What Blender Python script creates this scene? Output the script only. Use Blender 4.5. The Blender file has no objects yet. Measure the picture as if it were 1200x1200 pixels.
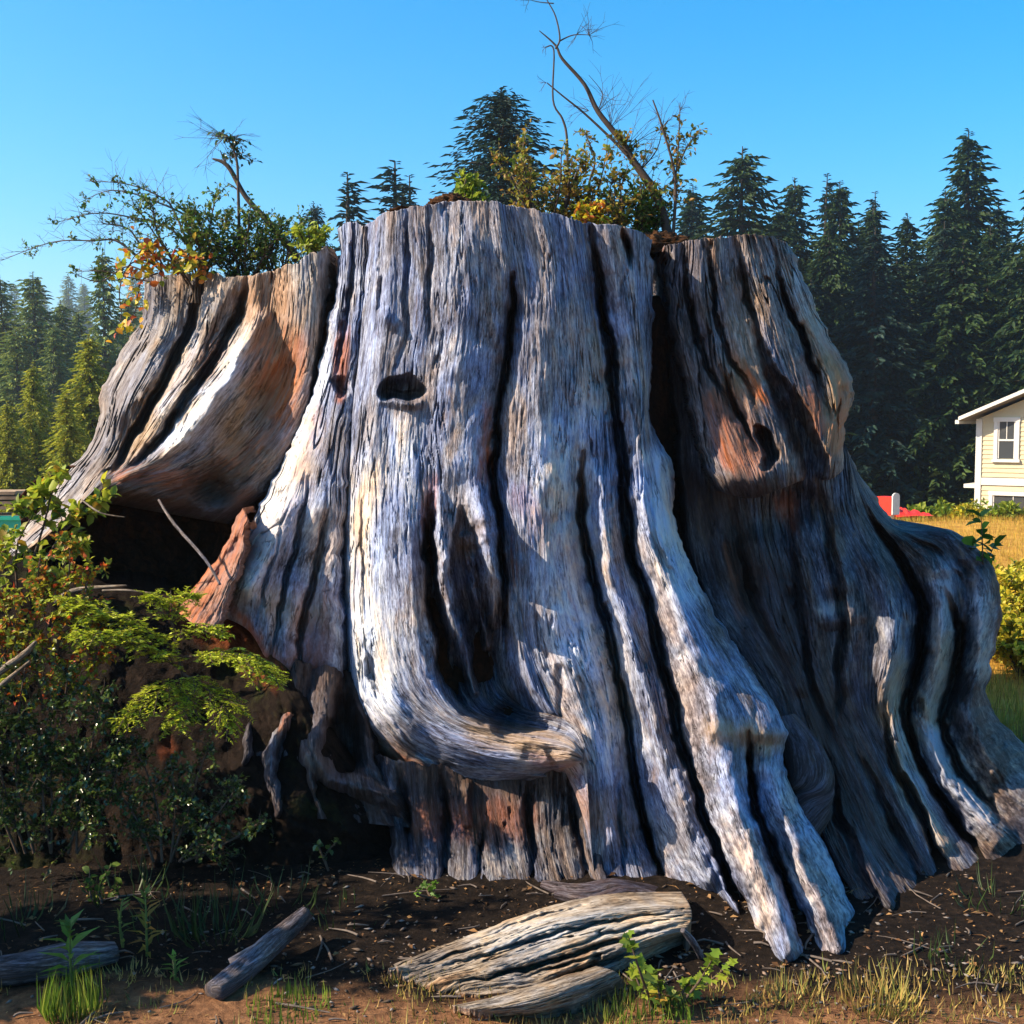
import bpy, math, random
import numpy as np
from mathutils import Vector, Matrix
random.seed(7); R = np.random.RandomState(7)
sc = bpy.context.scene
col = sc.collection
rad = math.radians
# ------------------------------------------------------------------ camera, sky, sun, exposure
H = 1.7; PITCH = rad(4.05); F = 1413.0                 # eye height, downward tilt, focal length in photo pixels
cam = bpy.data.cameras.new('camera'); camo = bpy.data.objects.new('camera', cam); col.objects.link(camo)
camo.location = (0, 0, H); camo.rotation_euler = (rad(90) - PITCH, 0, 0)
cam.sensor_width = 36; cam.lens = 36 * F / 1200; cam.clip_start = 0.05; cam.clip_end = 3000
sc.camera = camo
SUN_EL, SUN_AZ = rad(38), rad(-11)                       # azimuth: from the -X side, turned this far towards +Y
sdir = Vector((-math.cos(SUN_EL) * math.cos(SUN_AZ), math.cos(SUN_EL) * math.sin(SUN_AZ), math.sin(SUN_EL)))
w = bpy.data.worlds.new('World'); sc.world = w; w.use_nodes = True
wn = w.node_tree
sky = wn.nodes.new('ShaderNodeTexSky'); sky.sky_type = 'NISHITA'; sky.sun_disc = False
sky.sun_elevation = SUN_EL; sky.sun_rotation = math.atan2(sdir.x, sdir.y)
sky.altitude = 0; sky.air_density = 1.0; sky.dust_density = 0.8; sky.ozone_density = 5.0
bg = wn.nodes['Background']; bg.inputs['Strength'].default_value = 0.10
hsv = wn.nodes.new('ShaderNodeHueSaturation'); hsv.inputs['Saturation'].default_value = 1.4; hsv.inputs['Hue'].default_value = 0.488
wn.links.new(sky.outputs[0], hsv.inputs['Color']); wn.links.new(hsv.outputs[0], bg.inputs['Color'])
sl = bpy.data.lights.new('sun', 'SUN'); sl.energy = 4.4; sl.angle = rad(0.5); sl.color = (1.0, 0.84, 0.62)
so = bpy.data.objects.new('sun', sl); col.objects.link(so); so.location = (-20, 8, 20)
so.rotation_euler = sdir.to_track_quat('Z', 'Y').to_euler()
sc.view_settings.view_transform = 'Standard'; sc.view_settings.look = 'None'
sc.view_settings.exposure = 1.4; sc.view_settings.gamma = 1.0
sc.cycles.max_bounces = 6; sc.cycles.diffuse_bounces = 3; sc.cycles.transparent_max_bounces = 6

# ------------------------------------------------------------------ helpers: numbers
CP, SP = math.cos(PITCH), math.sin(PITCH)
def P(x, y, d):                                          # photo measurement + distance -> place in the world (numpy ok)
    X = (x - 600) / F; Y = (600 - y) / F
    k = d / (CP + Y * SP)
    return np.stack([X * k, np.broadcast_to(d, np.shape(X * k)) * 1.0, H + (-SP + Y * CP) * k], -1)
def PT(x, y, d): return Vector([float(v) for v in P(np.float64(x), np.float64(y), np.float64(d))])
def gd(y, h=0.0):                                        # distance at which height h above ground is seen in row y
    Y = (600 - y) / F
    return (H - h) * (CP + Y * SP) / (SP - Y * CP)
_tabs = {}
def vn(x, y, seed=0):                                    # value noise, 0..1
    if seed not in _tabs: _tabs[seed] = np.random.RandomState(seed + 100).rand(256, 256)
    T = _tabs[seed]
    xi = np.floor(x).astype(int); yi = np.floor(y).astype(int); fx = x - xi; fy = y - yi
    fx = fx * fx * (3 - 2 * fx); fy = fy * fy * (3 - 2 * fy)
    a = T[xi & 255, yi & 255]; b = T[(xi + 1) & 255, yi & 255]; c = T[xi & 255, (yi + 1) & 255]; d = T[(xi + 1) & 255, (yi + 1) & 255]
    return (a * (1 - fx) + b * fx) * (1 - fy) + (c * (1 - fx) + d * fx) * fy
def fbm(x, y, seed=0, o=4):
    s = 0; a = 0.5; n = 0
    for k in range(o):
        s = s + a * vn(x * 2 ** k, y * 2 ** k, seed + k); n += a; a *= 0.55
    return s / n
def sst(a, b, x):
    t = np.clip((x - a) / (b - a), 0, 1); return t * t * (3 - 2 * t)
def crspline(pts, ts):                                   # Catmull-Rom through pts (n,k) at parameters 0..n-1
    pts = np.asarray(pts, float); n = len(pts)
    i = np.clip(np.floor(ts).astype(int), 0, n - 2); f = (ts - i)
    f = f.reshape(f.shape + (1,) * (pts.ndim - 1))
    p0 = pts[np.maximum(i - 1, 0)]; p1 = pts[i]; p2 = pts[i + 1]; p3 = pts[np.minimum(i + 2, n - 1)]
    return 0.5 * (2 * p1 + (p2 - p0) * f + (2 * p0 - 5 * p1 + 4 * p2 - p3) * f ** 2 + (3 * p1 - p0 - 3 * p2 + p3) * f ** 3)
def resample(pts, N):
    pts = np.asarray(pts, float)
    fine = crspline(pts, np.linspace(0, len(pts) - 1, len(pts) * 24))
    s = np.r_[0, np.cumsum(np.hypot(*np.diff(fine[:, :2], axis=0).T))]
    q = np.linspace(0, s[-1], N)
    return np.stack([np.interp(q, s, fine[:, k]) for k in range(fine.shape[1])], 1), s[-1]

# ------------------------------------------------------------------ helpers: objects
def tag(o, label=None, cat=None, group=None, kind=None):
    if label: o['label'] = label
    if cat: o['category'] = cat
    if group: o['group'] = group
    if kind: o['kind'] = kind
    return o
def empty(name, loc, label=None, cat=None, group=None):
    o = bpy.data.objects.new(name, None); col.objects.link(o); o.location = loc; o.empty_display_size = 0.1
    return tag(o, label, cat, group)
def mesh_obj(name, verts, faces, mat, parent=None, smooth=False, uv=None, wear=None):
    me = bpy.data.meshes.new(name)
    verts = np.asarray(verts, np.float32)
    if isinstance(faces, np.ndarray) and faces.ndim == 2:
        k = faces.shape[1]; me.vertices.add(len(verts)); me.vertices.foreach_set('co', verts.ravel())
        me.loops.add(faces.size); me.loops.foreach_set('vertex_index', faces.ravel().astype(np.int32))
        me.polygons.add(len(faces)); me.polygons.foreach_set('loop_start', np.arange(0, faces.size, k, dtype=np.int32))
        me.update(calc_edges=True)
        fl = faces.ravel()
    else:
        me.from_pydata(verts.tolist(), [], faces); fl = None
    if uv is not None:
        if fl is None: fl = np.array([i for f in faces for i in f])
        l = me.uv_layers.new(name='flow'); l.data.foreach_set('uv', np.asarray(uv, np.float32)[fl].ravel())
    if wear is not None:
        a = me.attributes.new('wear', 'FLOAT_COLOR', 'POINT'); a.data.foreach_set('color', np.asarray(wear, np.float32).ravel())
    if smooth: me.polygons.foreach_set('use_smooth', np.ones(len(me.polygons), bool))
    me.materials.append(mat); me.validate(verbose=False)
    o = bpy.data.objects.new(name, me); col.objects.link(o)
    if parent is not None:
        o.parent = parent; o.matrix_parent_inverse = Matrix.Translation(parent.location).inverted()
    return o
def copy_tree(o, loc, rz, s):
    c = o.copy(); col.objects.link(c); c.location = loc; c.rotation_euler = (0, 0, rz); c.scale = s
    for ch in o.children:
        k = ch.copy(); col.objects.link(k); k.parent = c
    return c

# ------------------------------------------------------------------ materials
def newmat(name):
    m = bpy.data.materials.new(name); m.use_nodes = True; nt = m.node_tree
    return m, nt, nt.nodes['Principled BSDF']
def N(nt, t, **kw):
    n = nt.nodes.new('ShaderNode' + t)
    for k, v in kw.items():
        if k in n.inputs: n.inputs[k].default_value = v
        else: setattr(n, k, v)
    return n
def ramp(nt, stops, fac=None, interp='LINEAR'):
    r = nt.nodes.new('ShaderNodeValToRGB'); e = r.color_ramp.elements; r.color_ramp.interpolation = interp
    while len(e) > 1: e.remove(e[-1])
    e[0].position, e[0].color = stops[0][0], (*stops[0][1], 1)
    for p, c in stops[1:]:
        k = e.new(p); k.color = (*c, 1)
    if fac is not None: nt.links.new(fac, r.inputs[0])
    return r
def mix(nt, f, a, b, mode='MIX'):
    m = nt.nodes.new('ShaderNodeMix'); m.data_type = 'RGBA'; m.blend_type = mode
    for v, s in ((f, m.inputs[0]), (a, m.inputs[6]), (b, m.inputs[7])):
        if isinstance(v, (int, float)): s.default_value = v
        elif isinstance(v, tuple): s.default_value = (*v, 1)
        else: nt.links.new(v, s)
    return m.outputs[2]
def mth(nt, op, a, b=0.0, clamp=False):
    m = nt.nodes.new('ShaderNodeMath'); m.operation = op; m.use_clamp = clamp
    for v, s in ((a, m.inputs[0]), (b, m.inputs[1])):
        if isinstance(v, (int, float)): s.default_value = v
        else: nt.links.new(v, s)
    return m.outputs[0]
def noise(nt, vec, scale, detail=4, rough=0.55, dist=0.0):
    n = N(nt, 'TexNoise', Scale=scale, Detail=detail, Roughness=rough, Distortion=dist)
    if vec is not None: nt.links.new(vec, n.inputs['Vector'])
    return n.outputs['Fac']
def mapped(nt, vec, s):
    m = nt.nodes.new('ShaderNodeMapping'); m.inputs['Scale'].default_value = s; nt.links.new(vec, m.inputs[0]); return m.outputs[0]

def wood_mat(name, dark, mid, light, bleached, rust=(0.37, 0.10, 0.028), brown=(0.05, 0.026, 0.018), bump=0.012):
    m, nt, b = newmat(name)
    uv = N(nt, 'UVMap', uv_map='flow').outputs[0]
    obj = N(nt, 'TexCoord').outputs['Object']
    warp = noise(nt, obj, 2.2, 3)
    g1 = noise(nt, mapped(nt, uv, (15, 1.5, 1)), 1.0, 5, 0.66, 0.25)
    g2 = noise(nt, mapped(nt, uv, (42, 5.0, 1)), 1.0, 3, 0.65, 0.2)
    g3 = noise(nt, mapped(nt, uv, (110, 18, 1)), 1.0, 2, 0.6)
    big = noise(nt, obj, 3.1, 4, 0.6)
    pat = noise(nt, mapped(nt, uv, (5, 1.1, 1)), 1.0, 5, 0.65, 1.0)
    att = N(nt, 'Attribute', attribute_name='wear')
    sep = N(nt, 'SeparateColor'); nt.links.new(att.outputs['Color'], sep.inputs[0])
    f = mth(nt, 'ADD', mth(nt, 'MULTIPLY', g1, 0.34), mth(nt, 'MULTIPLY', g2, 0.34))
    f = mth(nt, 'ADD', f, mth(nt, 'MULTIPLY', g3, 0.22))
    f = mth(nt, 'ADD', f, mth(nt, 'MULTIPLY', mth(nt, 'SUBTRACT', big, 0.5), 0.30))
    f = mth(nt, 'ADD', f, mth(nt, 'MULTIPLY', sep.outputs[1], 0.19))
    f = mth(nt, 'ADD', mth(nt, 'MULTIPLY', mth(nt, 'SUBTRACT', f, 0.465), 1.8), 0.45)
    base = ramp(nt, [(0.20, dark), (0.38, mid), (0.54, light), (0.74, bleached)], f).outputs[0]
    tn = ramp(nt, [(0.38, (0.76, 0.90, 1.25)), (0.53, (0.96, 0.98, 1.04)), (0.66, (1.22, 0.96, 0.76))], noise(nt, mapped(nt, uv, (2.6, 0.9, 1)), 1.0, 4, 0.6, 0.8)).outputs[0]
    base = mix(nt, 1.0, base, tn, 'MULTIPLY')
    base = mix(nt, mth(nt, 'MULTIPLY', att.outputs['Alpha'], mth(nt, 'ADD', mth(nt, 'MULTIPLY', g2, 0.8), 0.35), True), base, (0.42, 0.26, 0.115))
    # brownish heartwood blotches
    bl = ramp(nt, [(0.56, (0, 0, 0)), (0.70, (1, 1, 1))], pat).outputs[0]
    base = mix(nt, mth(nt, 'MULTIPLY', bl, 0.5), base, (0.22, 0.14, 0.09))
    cw = noise(nt, mapped(nt, uv, (22, 1.5, 1)), 1.0, 4, 0.6, 0.9)
    ck = N(nt, 'MapRange'); nt.links.new(mth(nt, 'ABSOLUTE', mth(nt, 'SUBTRACT', cw, 0.5)), ck.inputs[0]); ck.inputs[1].default_value = 0.004; ck.inputs[2].default_value = 0.022; ck.inputs[3].default_value = 1.0; ck.inputs[4].default_value = 0.0
    cmk = ramp(nt, [(0.45, (0, 0, 0)), (0.58, (1, 1, 1))], noise(nt, mapped(nt, uv, (7, 2.4, 1)), 1.0, 3)).outputs[0]
    crack = mth(nt, 'MULTIPLY', ck.outputs[0], cmk)
    base = mix(nt, mth(nt, 'MULTIPLY', crack, 0.6), base, dark)
    rn = ramp(nt, [(0.40, (0, 0, 0)), (0.55, (1, 1, 1))], g1).outputs[0]
    base = mix(nt, mth(nt, 'MULTIPLY', sep.outputs[0], mth(nt, 'ADD', mth(nt, 'MULTIPLY', rn, 0.6), 0.4), True), base, rust)
    base = mix(nt, mth(nt, 'MULTIPLY', sep.outputs[2], mth(nt, 'ADD', mth(nt, 'MULTIPLY', g2, 0.5), 0.6), True), base, brown)
    nt.links.new(base, b.inputs['Base Color'])
    b.inputs['Roughness'].default_value = 0.72; b.inputs['Specular IOR Level'].default_value = 0.25
    h = mth(nt, 'ADD', mth(nt, 'MULTIPLY', g1, 0.5), mth(nt, 'ADD', mth(nt, 'MULTIPLY', g2, 0.45), mth(nt, 'MULTIPLY', g3, 0.25)))
    h = mth(nt, 'SUBTRACT', h, mth(nt, 'MULTIPLY', crack, 0.8))
    bm = N(nt, 'Bump', Strength=1.0, Distance=bump); nt.links.new(h, bm.inputs['Height']); nt.links.new(bm.outputs[0], b.inputs['Normal'])
    return m
M = {}
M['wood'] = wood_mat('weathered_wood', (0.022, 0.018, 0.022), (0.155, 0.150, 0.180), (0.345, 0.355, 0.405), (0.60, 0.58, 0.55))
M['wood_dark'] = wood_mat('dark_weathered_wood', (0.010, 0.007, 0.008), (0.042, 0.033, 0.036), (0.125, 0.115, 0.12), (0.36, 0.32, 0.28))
M['wood_tan'] = wood_mat('tan_weathered_wood', (0.05, 0.036, 0.028), (0.19, 0.15, 0.125), (0.36, 0.31, 0.265), (0.56, 0.52, 0.47), rust=(0.36, 0.105, 0.032))
M['wood_brown'] = wood_mat('brown_weathered_wood', (0.018, 0.012, 0.011), (0.085, 0.062, 0.055), (0.22, 0.18, 0.165), (0.46, 0.42, 0.38))
M['log'] = wood_mat('log_wood', (0.04, 0.024, 0.014), (0.19, 0.135, 0.085), (0.37, 0.285, 0.195), (0.52, 0.44, 0.33))
M['bark'] = wood_mat('twig_bark', (0.02, 0.014, 0.011), (0.055, 0.038, 0.03), (0.10, 0.075, 0.06), (0.18, 0.15, 0.13), bump=0.003)

def rot_mat():
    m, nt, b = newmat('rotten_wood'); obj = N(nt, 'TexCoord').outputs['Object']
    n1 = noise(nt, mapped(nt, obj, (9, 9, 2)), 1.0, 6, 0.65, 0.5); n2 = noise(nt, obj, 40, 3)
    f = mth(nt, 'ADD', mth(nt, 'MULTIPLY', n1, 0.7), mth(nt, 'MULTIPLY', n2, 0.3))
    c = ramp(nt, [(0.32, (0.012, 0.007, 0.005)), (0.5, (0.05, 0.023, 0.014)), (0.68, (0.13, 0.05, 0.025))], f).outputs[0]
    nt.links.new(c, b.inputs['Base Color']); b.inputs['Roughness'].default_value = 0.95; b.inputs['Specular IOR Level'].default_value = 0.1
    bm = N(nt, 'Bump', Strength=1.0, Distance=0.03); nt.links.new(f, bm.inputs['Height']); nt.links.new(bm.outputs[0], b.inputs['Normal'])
    return m
M['rot'] = rot_mat()
def soil_mat(name, stops, moss=None, bump=0.03, scale=14):
    m, nt, b = newmat(name); obj = N(nt, 'TexCoord').outputs['Object']
    n1 = noise(nt, obj, scale, 8, 0.7); n2 = noise(nt, obj, 1.6, 5, 0.6)
    c = ramp(nt, stops, n1).outputs[0]
    if moss:
        mk = ramp(nt, [(0.54, (0, 0, 0)), (0.62, (1, 1, 1))], mth(nt, 'ADD', mth(nt, 'MULTIPLY', n2, 0.8), mth(nt, 'MULTIPLY', n1, 0.2))).outputs[0]
        c = mix(nt, mk, c, moss)
    att = N(nt, 'Attribute', attribute_name='wear'); sep = N(nt, 'SeparateColor'); nt.links.new(att.outputs['Color'], sep.inputs[0])
    c = mix(nt, sep.outputs[0], c, ramp(nt, [(0.3, (0.10, 0.022, 0.008)), (0.65, (0.30, 0.075, 0.025))], n1).outputs[0])
    nt.links.new(c, b.inputs['Base Color']); b.inputs['Roughness'].default_value = 0.95; b.inputs['Specular IOR Level'].default_value = 0.1
    bm = N(nt, 'Bump', Strength=1.0, Distance=bump); nt.links.new(n1, bm.inputs['Height']); nt.links.new(bm.outputs[0], b.inputs['Normal'])
    return m
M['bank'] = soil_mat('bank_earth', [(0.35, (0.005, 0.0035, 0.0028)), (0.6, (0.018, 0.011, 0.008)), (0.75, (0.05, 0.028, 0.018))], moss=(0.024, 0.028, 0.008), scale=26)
M['humus'] = soil_mat('humus', [(0.35, (0.02, 0.011, 0.006)), (0.55, (0.09, 0.040, 0.018)), (0.72, (0.22, 0.12, 0.055))], bump=0.02, scale=30)
def leaf_mat(name, cols, trans=0.45, rough=0.5, spec=0.35):
    m, nt, b = newmat(name)
    g = nt.nodes.new('ShaderNodeNewGeometry')
    r = ramp(nt, [(i / max(1, len(cols) - 1), c) for i, c in enumerate(cols)], g.outputs['Random Per Island'])
    hs = N(nt, 'HueSaturation'); nt.links.new(r.outputs[0], hs.inputs['Color'])
    mr = N(nt, 'MapRange'); nt.links.new(mth(nt, 'FRACT', mth(nt, 'MULTIPLY', g.outputs['Random Per Island'], 37.7)), mr.inputs[0])
    mr.inputs[3].default_value = 0.65; mr.inputs[4].default_value = 1.35; nt.links.new(mr.outputs[0], hs.inputs['Value'])
    nt.links.new(hs.outputs[0], b.inputs['Base Color']); b.inputs['Roughness'].default_value = rough; b.inputs['Specular IOR Level'].default_value = spec
    t = N(nt, 'BsdfTranslucent'); nt.links.new(hs.outputs[0], t.inputs[0])
    ms = N(nt, 'MixShader'); ms.inputs[0].default_value = trans
    nt.links.new(b.outputs[0], ms.inputs[1]); nt.links.new(t.outputs[0], ms.inputs[2])
    nt.links.new(ms.outputs[0], nt.nodes['Material Output'].inputs[0])
    return m
M['huckle'] = leaf_mat('small_green_leaf', [(0.03, 0.07, 0.012), (0.06, 0.12, 0.018), (0.11, 0.17, 0.025), (0.19, 0.20, 0.03)])
M['huckle_dark'] = leaf_mat('dark_glossy_leaf', [(0.018, 0.040, 0.012), (0.03, 0.06, 0.014), (0.06, 0.10, 0.02), (0.11, 0.14, 0.02)], 0.3, 0.28, 0.6)
M['autumn'] = leaf_mat('autumn_leaf', [(0.16, 0.24, 0.02), (0.34, 0.34, 0.02), (0.50, 0.40, 0.02), (0.58, 0.34, 0.02), (0.55, 0.16, 0.02), (0.36, 0.05, 0.02), (0.30, 0.34, 0.02)])
M['autumn_small'] = leaf_mat('turning_leaf', [(0.09, 0.15, 0.02), (0.17, 0.19, 0.025), (0.30, 0.24, 0.03), (0.34, 0.16, 0.03), (0.13, 0.17, 0.02)])
M['reddish'] = leaf_mat('red_tipped_leaf', [(0.10, 0.17, 0.02), (0.22, 0.28, 0.025), (0.34, 0.34, 0.03), (0.26, 0.28, 0.02), (0.48, 0.16, 0.02), (0.45, 0.04, 0.02)])
M['lime'] = leaf_mat('lime_leaf', [(0.14, 0.22, 0.02), (0.24, 0.30, 0.03), (0.32, 0.34, 0.03)])
M['weed'] = leaf_mat('weed_leaf', [(0.06, 0.13, 0.015), (0.10, 0.20, 0.02), (0.16, 0.26, 0.03)])
M['hemlock'] = leaf_mat('hemlock_needle', [(0.26, 0.34, 0.018), (0.42, 0.48, 0.03), (0.58, 0.60, 0.06)], 0.4)
M['yellowbush'] = leaf_mat('yellow_bush_leaf', [(0.18, 0.22, 0.014), (0.36, 0.34, 0.02), (0.50, 0.42, 0.025), (0.46, 0.30, 0.025)], 0.35)
M['grass'] = leaf_mat('grass_blade', [(0.06, 0.12, 0.015), (0.12, 0.20, 0.02), (0.22, 0.24, 0.04)], 0.4)
M['dry'] = leaf_mat('dry_grass_blade', [(0.20, 0.12, 0.04), (0.36, 0.23, 0.07), (0.46, 0.31, 0.09), (0.24, 0.22, 0.05), (0.14, 0.17, 0.03)], 0.3)
M['gold'] = leaf_mat('golden_grass_blade', [(0.34, 0.19, 0.035), (0.52, 0.31, 0.05), (0.60, 0.38, 0.06), (0.38, 0.34, 0.05)], 0.4)
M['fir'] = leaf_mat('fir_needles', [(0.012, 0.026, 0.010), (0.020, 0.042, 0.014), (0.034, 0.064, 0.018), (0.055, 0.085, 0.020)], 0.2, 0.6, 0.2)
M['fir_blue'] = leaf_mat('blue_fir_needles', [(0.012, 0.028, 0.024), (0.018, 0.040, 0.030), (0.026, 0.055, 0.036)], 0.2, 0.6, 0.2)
M['fir_lit'] = leaf_mat('yellow_green_needles', [(0.15, 0.19, 0.018), (0.27, 0.29, 0.026), (0.40, 0.38, 0.035)], 0.4, 0.6, 0.2)  # yellow-green needles, brightened in colour for the sun on them
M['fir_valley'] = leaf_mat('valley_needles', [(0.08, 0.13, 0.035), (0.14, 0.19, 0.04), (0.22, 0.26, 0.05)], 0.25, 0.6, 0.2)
M['shade_grass'] = leaf_mat('shaded_grass', [(0.016, 0.034, 0.008), (0.028, 0.055, 0.012), (0.05, 0.075, 0.018)], 0.25)  # grass green darkened to stand in for shade on the ground
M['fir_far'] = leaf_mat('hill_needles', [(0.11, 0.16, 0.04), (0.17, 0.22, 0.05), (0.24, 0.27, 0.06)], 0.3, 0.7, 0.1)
def plain(name, c, rough=0.6, var=0.15, scale=20, spec=0.3):
    m, nt, b = newmat(name); obj = N(nt, 'TexCoord').outputs['Object']
    n = noise(nt, obj, scale, 5, 0.6)
    cc = ramp(nt, [(0.3, tuple(v * (1 - var) for v in c)), (0.7, tuple(min(1, v * (1 + var)) for v in c))], n).outputs[0]
    nt.links.new(cc, b.inputs['Base Color']); b.inputs['Roughness'].default_value = rough; b.inputs['Specular IOR Level'].default_value = spec
    return m
M['trunk'] = plain('conifer_bark', (0.045, 0.034, 0.028), 0.9, 0.4, 6)
M['stem'] = plain('shrub_stem', (0.07, 0.045, 0.032), 0.8, 0.4, 30)
M['greystem'] = plain('bare_twig', (0.11, 0.085, 0.07), 0.8, 0.4, 30)
M['greenstem'] = plain('green_stem', (0.10, 0.13, 0.03), 0.6, 0.3, 30)

# ------------------------------------------------------------------ ground
def zt(x, y):
    x = np.asarray(x, float); y = np.asarray(y, float)
    z = 0.05 * (fbm(x * 0.9 + 40, y * 0.9 + 40, 3) - 0.5) + 0.035 * (fbm(x * 5 + 9, y * 5 + 9, 5) - 0.5)
    z = z - 5.0 * sst(19, 44, y)
    z = z + 0.15 * sst(6, 20, y) * sst(1, 8, x)
    hill = sst(110, 300, y) * (19 + 11 * sst(40, -160, x)) * (0.8 + 0.4 * fbm(x * 0.012 + 3, y * 0.012 + 3, 7))
    return z + hill
def ground():
    nx, ny = 300, 320
    u = np.linspace(-1, 1, nx); X = np.sinh(u * 6.2) / np.sinh(6.2) * 500
    v = np.linspace(-0.45, 1, ny); Y = 4.0 + np.sinh(v * 6.4) / np.sinh(6.4) * 800
    gx, gy = np.meshgrid(X, Y, indexing='ij'); gz = zt(gx, gy)
    V = np.stack([gx, gy, gz], -1).reshape(-1, 3); idx = np.arange(nx * ny).reshape(nx, ny)
    Q = np.stack([idx[:-1, :-1], idx[1:, :-1], idx[1:, 1:], idx[:-1, 1:]], -1).reshape(-1, 4)
    m, nt, b = newmat('ground_soil'); obj = N(nt, 'TexCoord').outputs['Object']
    sp = N(nt, 'SeparateXYZ'); nt.links.new(obj, sp.inputs[0])
    n1 = noise(nt, obj, 22, 8, 0.7); n2 = noise(nt, obj, 1.3, 5, 0.6); n3 = noise(nt, obj, 4, 6, 0.65)
    soil = ramp(nt, [(0.36, (0.0045, 0.003, 0.0025)), (0.55, (0.013, 0.0085, 0.006)), (0.70, (0.036, 0.023, 0.015))], n1).outputs[0]  # soil kept near black in place of shade around the stump foot
    straw = ramp(nt, [(0.3, (0.26, 0.125, 0.025)), (0.5, (0.42, 0.22, 0.04)), (0.7, (0.50, 0.30, 0.055))], n3).outputs[0]
    litter = ramp(nt, [(0.3, (0.06, 0.028, 0.015)), (0.55, (0.20, 0.095, 0.045)), (0.7, (0.32, 0.17, 0.08))], n1).outputs[0]
    # leaf litter in front (y < 3.55), soil darkened for shade past it, meadow behind on the right, forest floor far
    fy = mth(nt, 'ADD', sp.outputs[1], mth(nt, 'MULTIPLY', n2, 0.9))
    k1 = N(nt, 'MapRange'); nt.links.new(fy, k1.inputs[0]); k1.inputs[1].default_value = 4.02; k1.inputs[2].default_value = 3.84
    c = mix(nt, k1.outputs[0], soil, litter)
    k2 = N(nt, 'MapRange'); nt.links.new(fy, k2.inputs[0]); k2.inputs[1].default_value = 6.4; k2.inputs[2].default_value = 7.6
    c = mix(nt, k2.outputs[0], c, straw)
    k3 = N(nt, 'MapRange'); nt.links.new(sp.outputs[1], k3.inputs[0]); k3.inputs[1].default_value = 36; k3.inputs[2].default_value = 48
    c = mix(nt, k3.outputs[0], c, ramp(nt, [(0.35, (0.03, 0.05, 0.015)), (0.65, (0.07, 0.10, 0.03))], n3).outputs[0])
    nt.links.new(c, b.inputs['Base Color']); b.inputs['Roughness'].default_value = 0.95; b.inputs['Specular IOR Level'].default_value = 0.1
    bm = N(nt, 'Bump', Strength=1.0, Distance=0.02); nt.links.new(n1, bm.inputs['Height']); nt.links.new(bm.outputs[0], b.inputs['Normal'])
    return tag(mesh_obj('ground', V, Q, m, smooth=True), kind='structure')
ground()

# ------------------------------------------------------------------ the flow-line surface builder used for all weathered wood
def stamp(x, y, strokes):
    """sum of strokes: each is (points [(x, y, width, depth)], power); + pushes away from the viewer's side, - raises"""
    out = np.zeros_like(x)
    for pts, pw in strokes:
        acc = np.zeros_like(x)
        for (x0, y0, w0, d0), (x1, y1, w1, d1) in zip(pts[:-1], pts[1:]):
            W = max(w0, w1)
            k = (x > min(x0, x1) - W) & (x < max(x0, x1) + W) & (y > min(y0, y1) - W) & (y < max(y0, y1) + W)
            if not k.any(): continue
            px, py = x[k] - x0, y[k] - y0; dx, dy = x1 - x0, y1 - y0
            t = np.clip((px * dx + py * dy) / (dx * dx + dy * dy + 1e-9), 0, 1)
            r = np.hypot(px - t * dx, py - t * dy) / (w0 + (w1 - w0) * t)
            q = np.clip(1 - r, 0, 1)
            f = (q * q * (3 - 2 * q)) ** pw * (d0 + (d1 - d0) * t)
            a = acc[k]; acc[k] = np.where(np.abs(f) > np.abs(a), f, a)
        out += acc
    return out
def G(pts, w, d, wide=4.0, wd=0.42):
    """groove: a narrow deep cut plus a wide shallow shoulder that rounds the neighbouring columns"""
    n = len(pts); out = []
    a = []
    for i, p in enumerate(pts):
        e = 0.1 if i in (0, n - 1) and len(p) == 2 else 1.0
        a.append((p[0], p[1], (p[2] if len(p) > 2 else w) * (0.6 + 0.4 * e), (p[3] if len(p) > 3 else d) * e))
    out.append((a, 0.6)); out.append(([(x, y, ww * wide, min(dd, 0.3) * wd) for x, y, ww, dd in a], 1.2))
    return out
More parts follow.
